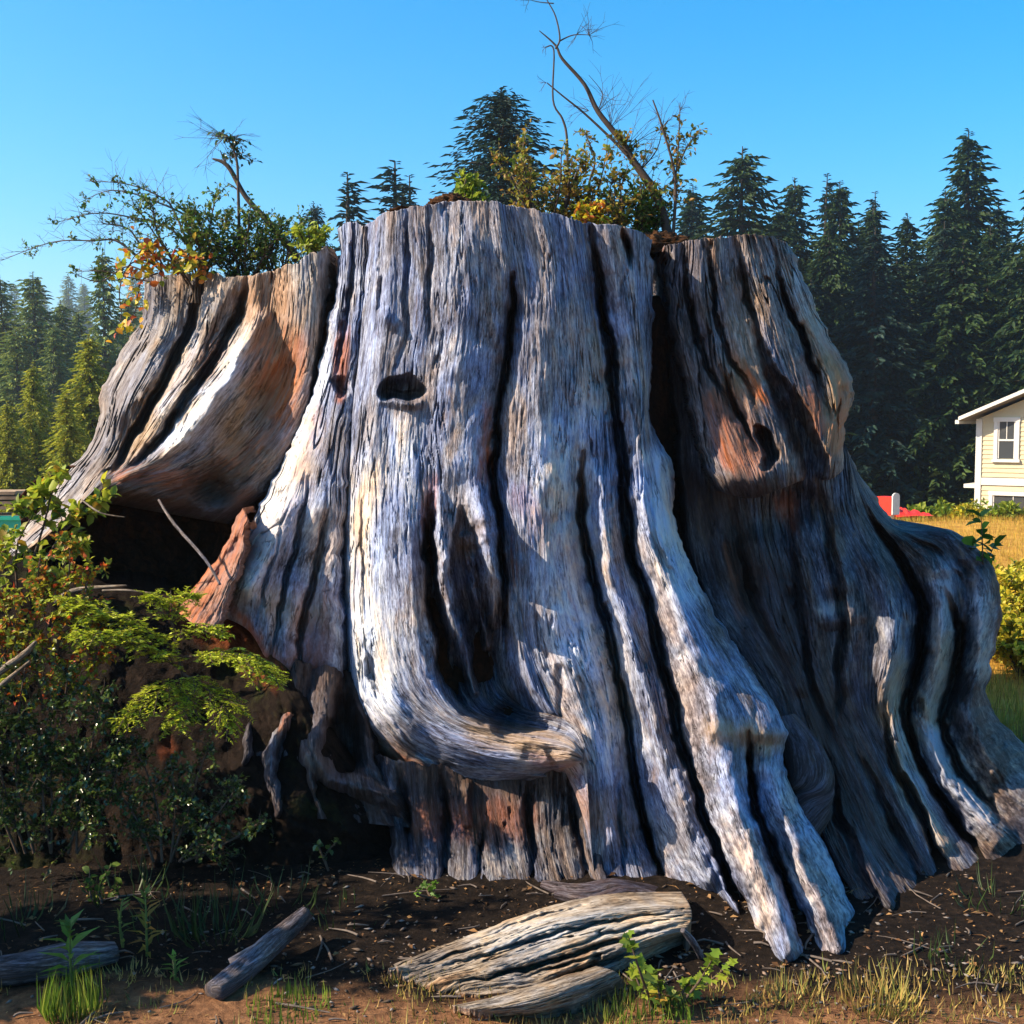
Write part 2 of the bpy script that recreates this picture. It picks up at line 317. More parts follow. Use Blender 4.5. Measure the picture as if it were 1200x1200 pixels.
def surface(name, lines, NU, NT, mat, parent, strokes=(), wear=(), edge=(0.18, 0.18), edgew=(26, 26), wrap=0.5, top=0.35, rag=5.0, grain=1.0, seed=0,
            flute=1.0, checks=1.0, topdrop=0.03, lumpy=0.0, lip=0.0, wdrop=0.0):
    L = []; LEN = []
    for l in lines:
        r, s = resample(l, NT); L.append(r); LEN.append(s)
    L = np.array(L); nl = len(L)
    sp = np.hypot(*(L[1:, NT // 3, :2] - L[:-1, NT // 3, :2]).T) + 4; kn = np.r_[0, np.cumsum(sp)]
    uq = np.linspace(0, kn[-1], NU); ui = np.interp(uq, kn, np.arange(nl))
    g = crspline(L, ui)                                   # NU, NT, 3
    x, y, d = g[..., 0].copy(), g[..., 1].copy(), g[..., 2].copy()
    ts = np.linspace(0, 1, NT)[None, :]
    ml = np.mean(LEN)
    U = np.broadcast_to(uq[:, None], x.shape); V = ts * ml
    V = np.broadcast_to(V, x.shape)
    # ragged broken top
    rg = rag * ((fbm(uq / 22 + seed, uq * 0 + seed, 11 + seed, 4) - 0.5) * 2.6 + (vn(uq / 3.1, uq * 0 + 3, 12 + seed) - 0.5) * 0.5)
    y += rg[:, None] * np.clip(1 - ts / 0.06, 0, 1)
    # uneven edges
    eu = 2.2 * (fbm(V[0] / 16, V[0] * 0 + seed, 61, 3) - 0.5) * 4
    x += eu[None, :] * (np.clip(1 - U / 20, 0, 1) + np.clip(1 - (kn[-1] - U) / 20, 0, 1))
    wx = 11 * (fbm(x / 26 + 3, y / 34 + seed, 62, 3) - 0.5) + 4 * (fbm(x / 7 + 3, y / 12 + seed, 63, 2) - 0.5); wy = 10 * (fbm(x / 22 + 30, y / 26 + seed, 64, 3) - 0.5)
    off = stamp(x + wx, y + wy, strokes) * (0.75 + 0.5 * fbm(x / 30, y / 30 + 9, 65, 2))
    # rounded sides
    if edge[0]:
        q = np.clip(1 - U / edgew[0], 0, 1); off += edge[0] * (0.55 * q ** 1.7 + 0.45 * (1 - np.sqrt(np.clip(1 - q ** 2, 0, 1))))
    if edge[1]:
        q = np.clip(1 - (kn[-1] - U) / edgew[1], 0, 1); off += edge[1] * (1 - np.sqrt(np.clip(1 - q ** 2, 0, 1)))
    # flutes, fibres and drying checks that follow the grain
    wob = 14 * (fbm(U / 60 + seed, V / 90, 21, 3) - 0.5)
    Ug = U + wob
    o2 = flute * 0.034 * (0.5 - fbm(Ug / 30 + seed * 7, V / 200 + seed, 31, 2))
    o2 += grain * 0.008 * (0.5 - fbm(Ug / 6.0 + 5, V / 42 + seed, 41, 3))
    o2 += grain * 0.005 * (0.5 - vn(Ug / 2.4 + 5, V / 16 + seed, 45))
    o2 += (grain * 0.034 + lumpy) * (0.5 - fbm(U / 44 + 15, V / 80 + seed, 47, 2 + 2 * (lumpy > 0))) + lumpy * 0.5 * (0.5 - fbm(U / 14 + 15, V / 14 + seed, 48, 4))
    c = np.abs(fbm(Ug / 11 + 60 + seed * 3, V / 120 + 8, 51, 3) - 0.5)
    cm = sst(0.50, 0.64, fbm(U / 50 + 3, V / 130 + seed, 55, 2))
    o2 += checks * 0.030 * cm * np.clip(1 - c / 0.035, 0, 1)
    c2 = np.abs(fbm(Ug / 6 + 160 + seed * 3, V / 85 + 8, 57, 2) - 0.5)
    o2 += checks * 0.008 * np.clip(1 - c2 / 0.05, 0, 1) * sst(0.42, 0.6, fbm(U / 30 + 33, V / 70 + seed, 58, 2))
    if lip: off += 0.5 * lip * (1 - np.sqrt(np.clip(1 - np.clip((ts - 0.90) / 0.10, 0, 1) ** 2, 0, 1)))
    d2 = d + off + o2
    W3 = P(x, y, d2)
    wr = np.zeros(x.shape + (4,))
    for pts, ch in wear:
        s = stamp(x + 10 * (fbm(Ug / 8, V / 40, 71, 3) - 0.5) * 2, y + 24 * (fbm(Ug / 8, V / 40, 72, 3) - 0.5), [(pts, 0.8)])
        wr[..., ch] = np.clip(wr[..., ch] + s, 0, 1)
    # side returns
    nw = 5; cols = []; wc = []; uu = []
    for k in range(nw, 0, -1):
        a = W3[0].copy(); a[:, 1] += wrap * k / nw; a[:, 2] -= wdrop * k / nw; a[:, 0] += 0.10 * wrap * (k / nw) ** 2; a[:, 0] += 0.015 * R.rand(NT); cols.append(a); wc.append(wr[0]); uu.append(U[0] - 30 * k)
    C0 = np.array(cols)
    cols = []
    for k in range(1, nw + 1):
        a = W3[-1].copy(); a[:, 1] += wrap * k / nw; a[:, 2] -= wdrop * k / nw; a[:, 0] -= 0.10 * wrap * (k / nw) ** 2; a[:, 0] += 0.015 * R.rand(NT); cols.append(a)
    W3 = np.concatenate([C0, W3, np.array(cols)], 0)
    wr = np.concatenate([np.repeat(wr[:1], nw, 0), wr, np.repeat(wr[-1:], nw, 0)], 0)
    du = np.arange(nw, 0, -1)[:, None] * 25.0
    U = np.concatenate([U[:1] - du, U, U[-1:] + du[::-1]], 0); V = np.concatenate([V[:1].repeat(nw, 0), V, V[:1].repeat(nw, 0)], 0)
    # broken top surface going back
    if top:
        nb = 7; rows = []
        for k in range(nb, 0, -1):
            a = W3[:, 0].copy(); q = k / nb
            a[:, 1] += top * q; a[:, 2] += -topdrop * q + 0.035 * (fbm(a[:, 0] * 22 + k * 0.6, a[:, 1] * 9, 81, 2) - 0.5) * min(1, q * 3); rows.append(a)
        W3 = np.concatenate([np.stack(rows, 1), W3], 1)
        t0 = wr[:, :1].repeat(nb, 1).copy(); t0[..., 0] = np.maximum(t0[..., 0], 0.25)
        wr = np.concatenate([t0, wr], 1); U = np.concatenate([U[:, :1].repeat(nb, 1), U], 1)
        V = np.concatenate([V[:, :1] - np.arange(nb, 0, -1)[None, :] * 12.0, V], 1)
    if lip:
        rows = []
        for k in range(1, 6):
            a = W3[:, -1].copy(); a[:, 1] += lip * k / 5; a[:, 2] += (0.25 * lip - wdrop) * (k / 5) ** 2 + 0.02 * (fbm(a[:, 0] * 14, a[:, 1] * 14, 83, 2) - 0.5); rows.append(a)
        W3 = np.concatenate([W3, np.stack(rows, 1)], 1); wr = np.concatenate([wr, wr[:, -1:].repeat(5, 1)], 1)
        U = np.concatenate([U, U[:, -1:].repeat(5, 1)], 1); V = np.concatenate([V, V[:, -1:] + np.arange(1, 6)[None, :] * 15.0], 1)
    a, b = W3.shape[:2]; idx = np.arange(a * b).reshape(a, b)
    Q = np.stack([idx[:-1, :-1], idx[:-1, 1:], idx[1:, 1:], idx[1:, :-1]], -1).reshape(-1, 4)
    uv = np.stack([U / 100, V / 100], -1).reshape(-1, 2)
    return mesh_obj(name, W3.reshape(-1, 3), Q, mat, parent, True, uv, wr.reshape(-1, 4))
def depthed(lines, dt, db, ex=1.8, ground_end=True, h=-0.05):
    """give every flow line its distance: dt(x) at the top, ground or db at the foot, flaring with exponent ex"""
    out = []
    for i, l in enumerate(lines):
        l = [p[:2] for p in l]; n = len(l)
        s = np.r_[0, np.cumsum([math.hypot(l[k + 1][0] - l[k][0], l[k + 1][1] - l[k][1]) for k in range(n - 1)])]; s = s / s[-1]
        d0 = dt(l[0][0]) if callable(dt) else dt[i]
        d1 = db[i] if db is not None and db[i] is not None else gd(l[-1][1], h)
        out.append([(p[0], p[1], d0 + (d1 - d0) * q ** ex) for p, q in zip(l, s)])
    return out

# ------------------------------------------------------------------ the stump
stump = empty('tree_stump', (0, 5.2, 0), 'huge weathered grey stump with fluted buttress roots and cracked sides', 'stump')
FACE = [
 [(428,262),(424,330),(414,430),(400,540),(394,640),(398,740),(406,820),(412,862),(440,900),(478,928),(540,936),(610,925),(660,915),(680,900)],
 [(450,250),(446,330),(436,440),(424,560),(424,660),(428,740),(440,810),(470,850),(520,880),(570,895),(620,900),(655,898),(681,893)],
 [(480,243),(480,340),(470,440),(462,560),(462,660),(470,750),(490,810),(530,845),(580,862),(630,872),(665,878),(682,888)],
 [(510,239),(512,340),(504,440),(500,560),(505,660),(513,740),(528,808),(552,838),(600,853),(640,858),(668,866),(683,884)],
 [(545,236),(548,350),(540,450),(535,560),(540,650),(552,720),(562,790),(575,825),(610,842),(645,850),(672,862),(684,882)],
 [(578,238),(590,330),(585,440),(576,540),(588,620),(592,700),(590,770),(600,815),(625,838),(655,848),(677,860),(686,882)],
 [(604,242),(620,340),(622,440),(618,540),(622,640),(622,740),(640,810),(662,850),(682,890),(688,940),(694,1000),(700,1042)],
 [(636,247),(648,340),(652,440),(650,540),(650,640),(665,740),(690,820),(705,880),(715,940),(725,1000),(735,1043)],
 [(662,254),(675,350),(680,440),(681,540),(683,620),(700,700),(722,780),(735,850),(745,920),(760,990),(780,1045)],
 [(677,258),(690,350),(702,440),(706,540),(708,620),(725,700),(752,780),(765,850),(785,930),(815,1010),(848,1068)],
 [(691,261),(703,350),(717,430),(727,520),(732,620),(757,705),(778,780),(795,860),(822,950),(856,1030),(890,1100),(912,1142)],
 [(725,264),(735,350),(742,430),(748,520),(755,600),(785,690),(820,770),(850,850),(860,920),(890,1010),(920,1100),(938,1147)],
 [(750,270),(753,350),(757,430),(760,510),(775,580),(800,680),(845,760),(890,840),(893,920),(930,1010),(966,1090),(978,1144)],
 [(764,280),(766,350),(764,430),(764,490),(786,545),(792,610),(822,690),(870,770),(918,845),(922,910),(960,980),(1000,1065),(1002,1138)]]
FACE = depthed(FACE, lambda x: 4.92 + 0.9 * ((x - 570) / 400) ** 2, [4.50, 4.46, 4.45, 4.48, 4.5, 4.5, None, None, None, None, None, None, None, None], 1.9)
fs = []
fs += G([(690,258),(703,350),(717,430),(727,520),(732,600),(742,655),(760,712),(780,785),(796,860),(822,948),(852,1030),(886,1100),(908,1142)], 7.5, 0.45)
fs += G([(684,528),(681,600),(690,665),(714,740),(730,820),(742,900),(755,970),(778,1040)], 6.8, 0.40)
fs += G([(599,322),(600,370),(592,430),(583,490),(578,550),(586,615),(592,680),(590,760)], 4.8, 0.32, 4)
fs += G([(503,585),(503,650),(511,720),(522,785),(545,830)], 9.5, 0.42, 2.6)
fs += G([(432,745),(436,790),(447,832)], 7, 0.14)
fs += G([(447,832),(490,880),(540,905)], 4, 0.05)
fs += G([(424,560),(426,650),(430,745)], 4, 0.06, 4)
fs += G([(657,782),(656,860)], 7, 0.26, 2)
fs += G([(731,268),(737,290),(741,312)], 6, 0.22, 2); fs += G([(735,318),(728,345)], 4, 0.14, 2)
fs += G([(880,858),(881,930),(905,1000),(940,1080),(958,1142)], 6.5, 0.35, 3.4)
fs += G([(905,950),(925,1005),(950,1060)], 5, 0.08, 3)
fs += G([(620,905),(660,905),(672,960),(690,1042)], 6, 0.10, 3); fs += G([(722,890),(726,960),(738,1040)], 5, 0.07, 4)
fs += [([(546,590,6,0.0),(548,650,26,0.30),(553,720,42,0.55),(562,790,52,0.65),(598,832,36,0.6),(650,856,14,0.25)], 0.45)]       # open hollow
fs += [([(512,570,8,0.0),(518,640,13,-0.22),(530,710,13,-0.38),(544,770,11,-0.38),(556,808,7,-0.22)], 0.7)]                     # wood fingers hanging in it
fs += [([(548,630,9,-0.10),(558,700,10,-0.22),(570,758,7,-0.2)], 0.7), ([(564,590,20,-0.06),(572,650,18,-0.22),(578,730,8,-0.2)], 0.7)]
fs += [([(447,460,7,0.1),(455,456,13,0.2),(468,456,14,0.2),(480,455,15,0.2),(494,458,9,0.2),(499,461,5,0.05)], 0.3), ([(450,464,8,0.1),(470,465,6,0.12),(490,464,9,0.12)], 0.4)]                                        # springboard notch
fs += [([(446,470,8,-0.02),(470,474,10,-0.06),(495,474,8,-0.02)], 1)]
fs += [([(452,372,15,-0.07),(460,378,12,-0.03)], 0.9), ([(568,610,18,-0.08),(570,625,14,-0.05)], 0.9)]
fs += [([(850,835,50,-0.10),(900,850,44,-0.10)], 1), ([(845,872,16,0.03),(915,872,14,0.03)], 1)]                              # knees on the root
fs += [([(620,868,26,-0.10),(665,882,28,-0.14)], 0.8), ([(640,870,6,0.0),(652,895,6,0.05),(648,915,6,0.03)], 0.8)]
fs += [([(420,700,30,-0.05),(430,800,34,-0.05),(470,860,34,-0.06)], 1), ([(720,560,20,0.0),(712,700,20,-0.03),(770,850,22,-0.05)], 1)]
fs += [([(398,480,50,0.0),(392,600,62,0.16),(396,740,62,0.18),(415,860,50,0.14),(470,925,40,0.12)], 1)]
fs += [([(640,300,50,-0.02),(635,460,52,-0.08),(630,620,50,-0.10),(650,740,50,-0.10),(690,860,44,-0.09),(715,980,36,-0.08)], 1), ([(735,420,18,-0.03),(745,560,20,-0.08),(775,660,30,-0.10),(815,760,40,-0.12),(850,900,30,-0.12),(890,1020,30,-0.12),(925,1110,26,-0.10)], 1),
       ([(705,560,16,-0.05),(715,680,20,-0.09),(755,800,24,-0.10),(785,920,26,-0.10),(825,1030,20,-0.08)], 1), ([(905,900,18,-0.05),(945,1020,22,-0.10),(985,1110,18,-0.09)], 1), ([(545,300,60,-0.05),(540,420,50,-0.06),(535,540,40,-0.06)], 1)]
for p in [[(447,252),(446,340),(440,400)], [(476,244),(477,330),(478,390),(462,440)], [(505,240),(504,330),(503,400)], [(528,238),(527,330)], [(573,240),(575,360)],
          [(612,245),(618,320)], [(650,250),(660,350)], [(640,500),(655,560)], [(625,620),(640,720)], [(760,560),(770,640),(800,700)], [(748,430),(756,520)]]:
    fs += G(p, 5, 0.055, 3.5, 0.35)
fw = [([(575,470,5,0.2),(572,540,7,0.7),(578,600,6,0.4)], 0), ([(600,630,4,0.6),(602,690,4,0.5)], 0), ([(660,690,4,0.4),(672,712,5,0.6)], 0),
      ([(432,872,26,0.9),(462,900,34,1.0),(500,925,26,0.7)], 0), ([(405,845,18,1.0),(425,885,22,1.0)], 0), ([(600,400,60,0.25),(560,300,70,0.15)], 2),
      ([(630,890,20,0.3),(670,905,20,0.4),(690,960,30,0.25)], 0), ([(690,480,40,0.6),(650,520,50,0.8),(660,600,60,0.7),(690,760,60,0.6),(720,880,50,0.5)], 1),
      ([(770,540,30,0.9),(775,620,30,1.0),(800,690,36,0.8)], 1), ([(430,560,40,0.8),(425,700,40,0.9),(440,820,50,0.9)], 1), ([(470,500,30,0.5),(480,600,30,0.4)], 1),
      ([(505,560,12,0.5),(500,620,8,0.4)], 0), ([(840,858,26,0.7),(880,864,24,0.8),(915,866,20,0.7)], 3), ([(560,860,26,0.6),(620,868,26,0.8),(670,890,26,0.7)], 3), ([(410,840,30,0.4),(460,880,34,0.5)], 3),
      ([(690,950,40,0.5),(740,960,36,0.4)], 3), ([(420,560,30,0.35),(410,700,30,0.35)], 3), ([(570,480,10,0.4),(566,560,12,0.6)], 0), ([(690,400,30,0.35),(700,470,26,0.4)], 3), ([(545,640,20,0.5),(560,620,20,0.4)], 3), ([(610,580,20,0.3),(660,640,30,0.3)], 0)]
surface('trunk_face', FACE, 500, 640, M['wood'], stump, fs, fw, edge=(0.42, 0.26), edgew=(66, 34), wrap=0.55, top=0.30, seed=1, rag=3)

LEFT = [
 [(168,322),(165,372),(140,420),(120,460),(114,500),(96,533),(70,560),(50,590),(20,625),(-40,680)],
 [(200,320),(195,380),(170,430),(150,470),(140,510),(125,540),(105,565),(85,590),(60,620),(30,650)],
 [(236,320),(222,385),(195,440),(172,475),(158,510),(140,540),(120,560),(108,575),(95,590),(85,600)],
 [(262,322),(250,385),(220,440),(195,475),(172,512),(150,542),(130,557),(115,570),(108,578),(100,590)],
 [(290,322),(278,370),(248,425),(215,465),(190,510),(165,540),(140,555),(122,567),(112,577),(106,588)],
 [(325,318),(318,380),(295,430),(262,475),(225,520),(190,545),(160,557),(140,566),(125,575),(112,588)],
 [(355,302),(352,380),(340,440),(315,490),(280,530),(245,555),(215,568),(190,576),(170,584),(150,594)],
 [(384,288),(385,370),(380,430),(362,490),(337,540),(312,575),(297,590),(287,598),(277,606),(264,614)]]
LEFT = depthed(LEFT, [6.0, 5.85, 5.74, 5.66, 5.58, 5.5, 5.42, 5.38], [5.5, 5.3, 5.22, 5.2, 5.2, 5.2, 5.3, 5.45], 1.5)
ls = G([(236,318),(222,385),(196,440),(174,476),(160,508),(142,538),(122,560)], 9, 0.26, 3.4)
ls += G([(290,320),(279,368),(250,424),(218,464),(195,506),(168,538),(140,555)], 7, 0.18, 3.6)
ls += [([(170,330,30,-0.05),(190,420,30,-0.08),(130,500,34,-0.08),(80,570,30,-0.06)], 1), ([(262,330,20,-0.04),(225,430,20,-0.07),(170,515,18,-0.07)], 1)]
ls += [([(320,340,30,0.06),(330,430,40,0.12),(290,510,44,0.16),(250,560,40,0.2)], 1), ([(305,370,14,-0.05),(270,440,14,-0.08),(215,515,16,-0.10),(150,552,16,-0.08)], 1)]
ls += [([(165,466,9,-0.05),(172,470,6,-0.02)], 1), ([(190,540,60,0.0),(230,575,50,0.1)], 1)]
ls += G([(380,300),(382,400),(370,470),(345,530)], 10, 0.15, 2)
lw = [([(300,340,40,0.5),(330,440,50,0.6),(280,510,50,0.6)], 3), ([(215,420,24,0.4),(160,520,24,0.6)], 3), ([(345,400,30,0.5),(330,480,30,0.6)], 0), ([(310,350,50,0.3),(330,450,50,0.4)], 0), ([(320,420,40,0.25),(320,500,46,0.5),(280,545,40,0.6)], 0), ([(140,558,12,0.9),(190,558,14,0.9),(240,565,20,0.8),(300,590,20,0.6)], 0), ([(185,350,40,0.4),(160,450,40,0.5),(110,540,30,0.5)], 2),
      ([(300,370,20,0.6),(260,450,20,0.9),(200,520,18,0.7)], 1), ([(225,400,16,0.4),(190,480,16,0.6)], 1), ([(250,400,20,0.3),(240,440,16,0.3)], 0), ([(120,585,30,0.9),(200,585,40,1.0),(240,585,60,1.0),(300,600,50,1.0)], 2)]
surface('buttress', LEFT, 300, 330, M['wood_tan'], stump, ls, lw, edge=(0.22, 0.10), edgew=(30, 14), wrap=0.7, top=0.4, seed=2, rag=4, topdrop=0.1, lip=0.6, grain=1.3, checks=1.3)

FLANK = [
 [(397,266),(394,330),(380,400),(360,475),(328,545),(292,620),(255,690),(240,716)],
 [(405,262),(403,330),(392,410),(376,490),(352,560),(325,630),(300,690),(290,738)],
 [(415,262),(412,330),(402,420),(392,500),(376,580),(352,650),(335,720),(322,788)],
 [(424,263),(420,340),(410,430),(402,510),(392,590),(380,660),(370,730),(362,806)],
 [(432,265),(428,345),(418,440),(411,520),(404,600),(400,680),(402,740),(404,810)]]
FLANK = depthed(FLANK, [5.42, 5.34, 5.28, 5.26, 5.26], [5.08, 5.0, 4.97, 4.98, 5.0], 1.5)
ks = G([(414,262),(410,340),(400,400),(398,440)], 5, 0.10, 3) + G([(403,262),(402,330)], 3, 0.05)
ks += G([(362,560),(345,650),(330,712),(318,770)], 5, 0.11, 5) + G([(384,600),(366,680),(356,740),(348,800)], 6, 0.14, 4) + G([(338,600),(312,680),(300,735)], 4, 0.05, 5)
ks += [([(395,455,12,0.0),(400,450,12,0.14),(404,458,10,0.14)], 0.6), ([(340,600,26,-0.06),(290,690,26,-0.08)], 1)]
kw = [([(370,500,30,0.4),(330,600,40,0.5),(270,690,30,0.6),(350,720,40,0.6)], 3), ([(375,480,12,0.4),(350,560,14,0.4)], 0), ([(402,380,6,0.6),(400,430,8,0.9),(398,470,8,0.8)], 0), ([(250,700,10,0.9),(290,735,12,0.8),(330,790,20,0.7)], 0), ([(404,400,8,0.5),(392,480,14,0.3)], 2),
      ([(385,330,20,0.5),(350,520,34,0.9),(310,620,40,1.0),(280,690,30,0.9)], 1), ([(370,700,30,0.5),(360,780,40,0.7)], 0), ([(380,720,24,0.6),(370,800,30,0.8)], 2)]
surface('buttress_root', FLANK, 170, 420, M['wood'], stump, ks, kw, edge=(0.16, 0.05), edgew=(14, 8), wrap=0.6, top=0.3, seed=3, rag=4, lip=0.25)

SLAB = [
 [(780,288),(784,360),(797,430),(813,490),(828,545),(842,576)],
 [(815,281),(820,350),(832,420),(848,490),(866,545),(880,584)],
 [(850,276),(858,350),(873,420),(893,480),(905,530),(912,574)],
 [(885,276),(902,350),(922,420),(940,480),(945,525),(945,562)],
 [(915,279),(938,350),(962,410),(980,460),(978,510),(972,562)],
 [(927,288),(950,345),(978,405),(1001,455),(991,500),(988,550)]]
SLAB = depthed(SLAB, [5.30, 5.26, 5.28, 5.36, 5.5, 5.66], [4.98, 4.93, 4.95, 5.02, 5.1, 5.22], 1.3)
ss = [([(880,380,6,0.02),(905,440,12,0.22),(932,490,22,0.34),(950,540,22,0.34),(955,575,16,0.3)], 0.6)]
ss += [([(884,498,5,0.0),(894,508,11,0.22),(902,535,12,0.25),(896,548,8,0.2)], 0.6), ([(848,560,40,-0.08),(890,562,34,-0.08)], 1)]
ss += [([(996,466,10,0.0),(1003,470,14,0.2),(996,490,10,0.1)], 0.8), ([(930,300,12,-0.04),(965,370,14,-0.05),(992,450,14,-0.05)], 1)]
for p in [[(800,285),(808,360),(830,430),(860,480)], [(825,280),(838,360),(856,420),(884,470)], [(862,278),(875,350),(897,420)], [(900,280),(925,360),(955,430),(975,490)],
          [(880,277),(892,330)], [(845,430),(868,490),(888,530)], [(915,330),(940,400),(960,460)]]:
    ss += G(p, 5, 0.14, 3.4, 0.35)
sw = [([(950,380,30,0.6),(985,450,26,0.9),(980,520,24,0.8)], 3), ([(870,350,40,0.35),(860,460,40,0.4)], 3), ([(835,470,14,0.5),(860,540,20,0.7)], 0), ([(875,440,8,1.0),(892,468,10,1.0)], 0), ([(850,400,10,0.3),(880,450,12,0.9),(898,475,12,1.0)], 0), ([(855,470,30,0.4),(880,540,30,0.5),(850,520,20,0.4)], 0), ([(965,400,14,0.3),(990,450,12,0.8),(985,500,12,0.8),(980,530,12,0.6)], 0),
      ([(940,430,16,0.3),(965,500,16,0.6)], 0), ([(800,330,20,0.4),(830,450,30,0.5),(870,520,40,0.6)], 2), ([(860,300,40,0.3),(930,320,30,0.5),(965,400,24,0.5)], 1), ([(905,575,30,0.8),(850,575,30,0.7)], 2)]
surface('slab', SLAB, 300, 370, M['wood_brown'], stump, ss, sw, edge=(0.15, 0.26), edgew=(16, 26), wrap=0.6, top=0.4, seed=4, rag=4, checks=1.6, grain=1.6, flute=1.5, topdrop=0.05, lip=0.3)

RIGHT = [
 [(766,300),(790,480),(800,600),(822,700),(884,800),(930,880),(968,990),(1010,1075)],
 [(800,300),(830,480),(845,600),(872,700),(925,800),(958,900),(1000,1000),(1045,1075)],
 [(850,300),(900,480),(905,600),(925,700),(948,780),(988,870),(1038,980),(1088,1055)],
 [(900,320),(955,500),(965,600),(995,690),(1000,770),(1010,830),(1055,930),(1110,1045)],
 [(930,350),(985,510),(998,600),(1040,690),(1048,760),(1034,830),(1065,915),(1108,1000),(1134,1040)],
 [(940,380),(989,520),(1022,602),(1078,670),(1084,745),(1062,830),(1088,915),(1145,990),(1180,1030)],
 [(945,400),(992,528),(1036,610),(1104,640),(1128,700),(1120,775),(1104,840),(1140,915),(1205,985),(1240,1010)],
 [(950,410),(995,532),(1048,614),(1112,622),(1156,662),(1168,705),(1154,770),(1142,825),(1170,885),(1235,955),(1265,985)],
 [(954,420),(998,536),(1056,615),(1122,624),(1166,672),(1172,720),(1162,780),(1160,830),(1200,870),(1260,930),(1300,965)]]
RIGHT = depthed(RIGHT, [5.62, 5.56, 5.52, 5.55, 5.62, 5.70, 5.78, 5.84, 5.95], [None] * 7 + [4.85, 5.05], 1.7)
rs = []
rs += G([(1018,600),(1060,662),(1082,710),(1078,770),(1060,830),(1075,890),(1120,965),(1150,1005)], 7.5, 0.38, 3.8)
rs += G([(960,560),(972,640),(990,720),(985,790),(985,850)], 8, 0.14, 4)
rs += G([(1105,690),(1128,740),(1120,790),(1100,845),(1125,905),(1180,960)], 7, 0.36, 3.8)
rs += G([(1150,700),(1138,760)], 6, 0.12, 3) + G([(1040,615),(1100,650),(1140,700)], 6, 0.07, 4)
rs += G([(1034,840),(1050,900),(1090,980),(1110,1030)], 8, 0.32, 3.4) + G([(1000,870),(1050,970),(1090,1045)], 8, 0.14, 3)
rs += G([(965,880),(985,960),(1030,1060)], 9, 0.2, 3) + G([(925,600),(935,700),(948,790),(980,870)], 8, 0.12, 3) + G([(860,600),(880,690),(915,770)], 7, 0.12, 3)
rs += [([(1105,664,18,-0.10),(1122,668,10,-0.06)], 0.8), ([(1128,662,10,0.06),(1140,675,8,0.08)], 0.8), ([(975,620,24,-0.06),(985,680,26,-0.08)], 1)]
rs += [([(840,610,40,0.0),(900,600,50,0.14),(950,590,30,0.14)], 1), ([(960,705,10,0.0),(975,725,16,-0.08),(1030,720,8,0.0)], 0.8)]
rs += [([(1030,660,26,-0.06),(1052,720,28,-0.14),(1040,800,24,-0.16),(1058,890,20,-0.12),(1100,990,20,-0.10)], 0.8), ([(1100,665,22,-0.10),(1108,740,24,-0.18),(1088,840,24,-0.16),(1120,920,26,-0.14),(1170,980,24,-0.10)], 0.8),
       ([(1150,680,18,-0.10),(1152,760,18,-0.14),(1130,830,18,-0.12),(1165,900,20,-0.10)], 0.8), ([(975,640,22,-0.05),(1000,720,22,-0.12),(990,800,20,-0.08)], 0.8), ([(950,880,16,-0.06),(1000,990,18,-0.10),(1040,1060,16,-0.08)], 0.8), ([(890,640,30,-0.06),(905,720,26,-0.10),(940,800,22,-0.08)], 0.9)]
rw = [([(1050,780,24,0.6),(1040,840,22,0.6)], 3), ([(1110,760,24,0.6),(1095,840,24,0.6)], 3), ([(850,640,10,0.7),(860,690,10,0.6),(870,720,8,0.3)], 0), ([(920,590,16,0.5),(930,620,14,0.5)], 0), ([(840,600,70,0.8),(900,700,80,0.7),(960,850,80,0.8),(1020,1000,60,0.6)], 2),
      ([(968,712,14,1.0),(985,706,10,0.9)], 1), ([(1050,720,30,0.5),(1048,800,26,1.0),(1060,900,24,0.9),(1100,990,24,0.7)], 1), ([(1108,680,26,0.8),(1108,760,26,0.9),(1090,850,30,1.0),(1150,950,30,0.8)], 1), ([(1150,700,24,0.8),(1150,780,24,0.8)], 1), ([(780,400,40,0.9),(800,560,40,0.8)], 2)]  # pale ridges and a sun fleck are brightness put into the wood colour
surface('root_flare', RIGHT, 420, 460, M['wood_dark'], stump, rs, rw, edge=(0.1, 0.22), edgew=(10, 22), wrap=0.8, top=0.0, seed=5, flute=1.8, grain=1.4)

UNDER = [
 [(430,885),(446,940),(458,990),(456,1056)], [(482,895),(486,950),(490,1000),(494,1060)], [(530,900),(535,950),(540,1000),(540,1058)],
 [(585,895),(592,950),(602,1000),(612,1056)], [(640,885),(640,950),(645,1000),(658,1050)], [(695,880),(702,950),(708,1000),(722,1050)]]
UNDER = depthed(UNDER, [4.78, 4.76, 4.76, 4.76, 4.72, 4.66], None, 1.4)
us = G([(470,900),(478,960),(482,1000)], 8, 0.14) + G([(515,905),(522,960),(520,1055)], 7, 0.13, 3.5) + G([(572,960),(562,1000),(560,1055)], 4, 0.06) + G([(622,905),(620,970),(628,1050)], 6, 0.12, 3.5)
us += G([(550,925),(546,965)], 7, 0.1) + G([(668,900),(672,960),(690,1046)], 6, 0.1) + [([(545,920,9,-0.06),(547,965,8,-0.08)], 0.9), ([(440,900,20,0.1),(440,1000,20,0.12)], 1)]
uw = [([(480,905,40,0.8),(560,910,40,0.9),(640,910,40,0.7)], 2), ([(500,960,30,0.4),(600,960,40,0.4)], 0), ([(560,1020,40,0.5),(600,1010,30,0.4)], 1)]
surface('root', UNDER, 230, 170, M['wood_dark'], stump, us, uw, edge=(0.2, 0.1), edgew=(20, 10), wrap=0.4, top=0.0, seed=6)

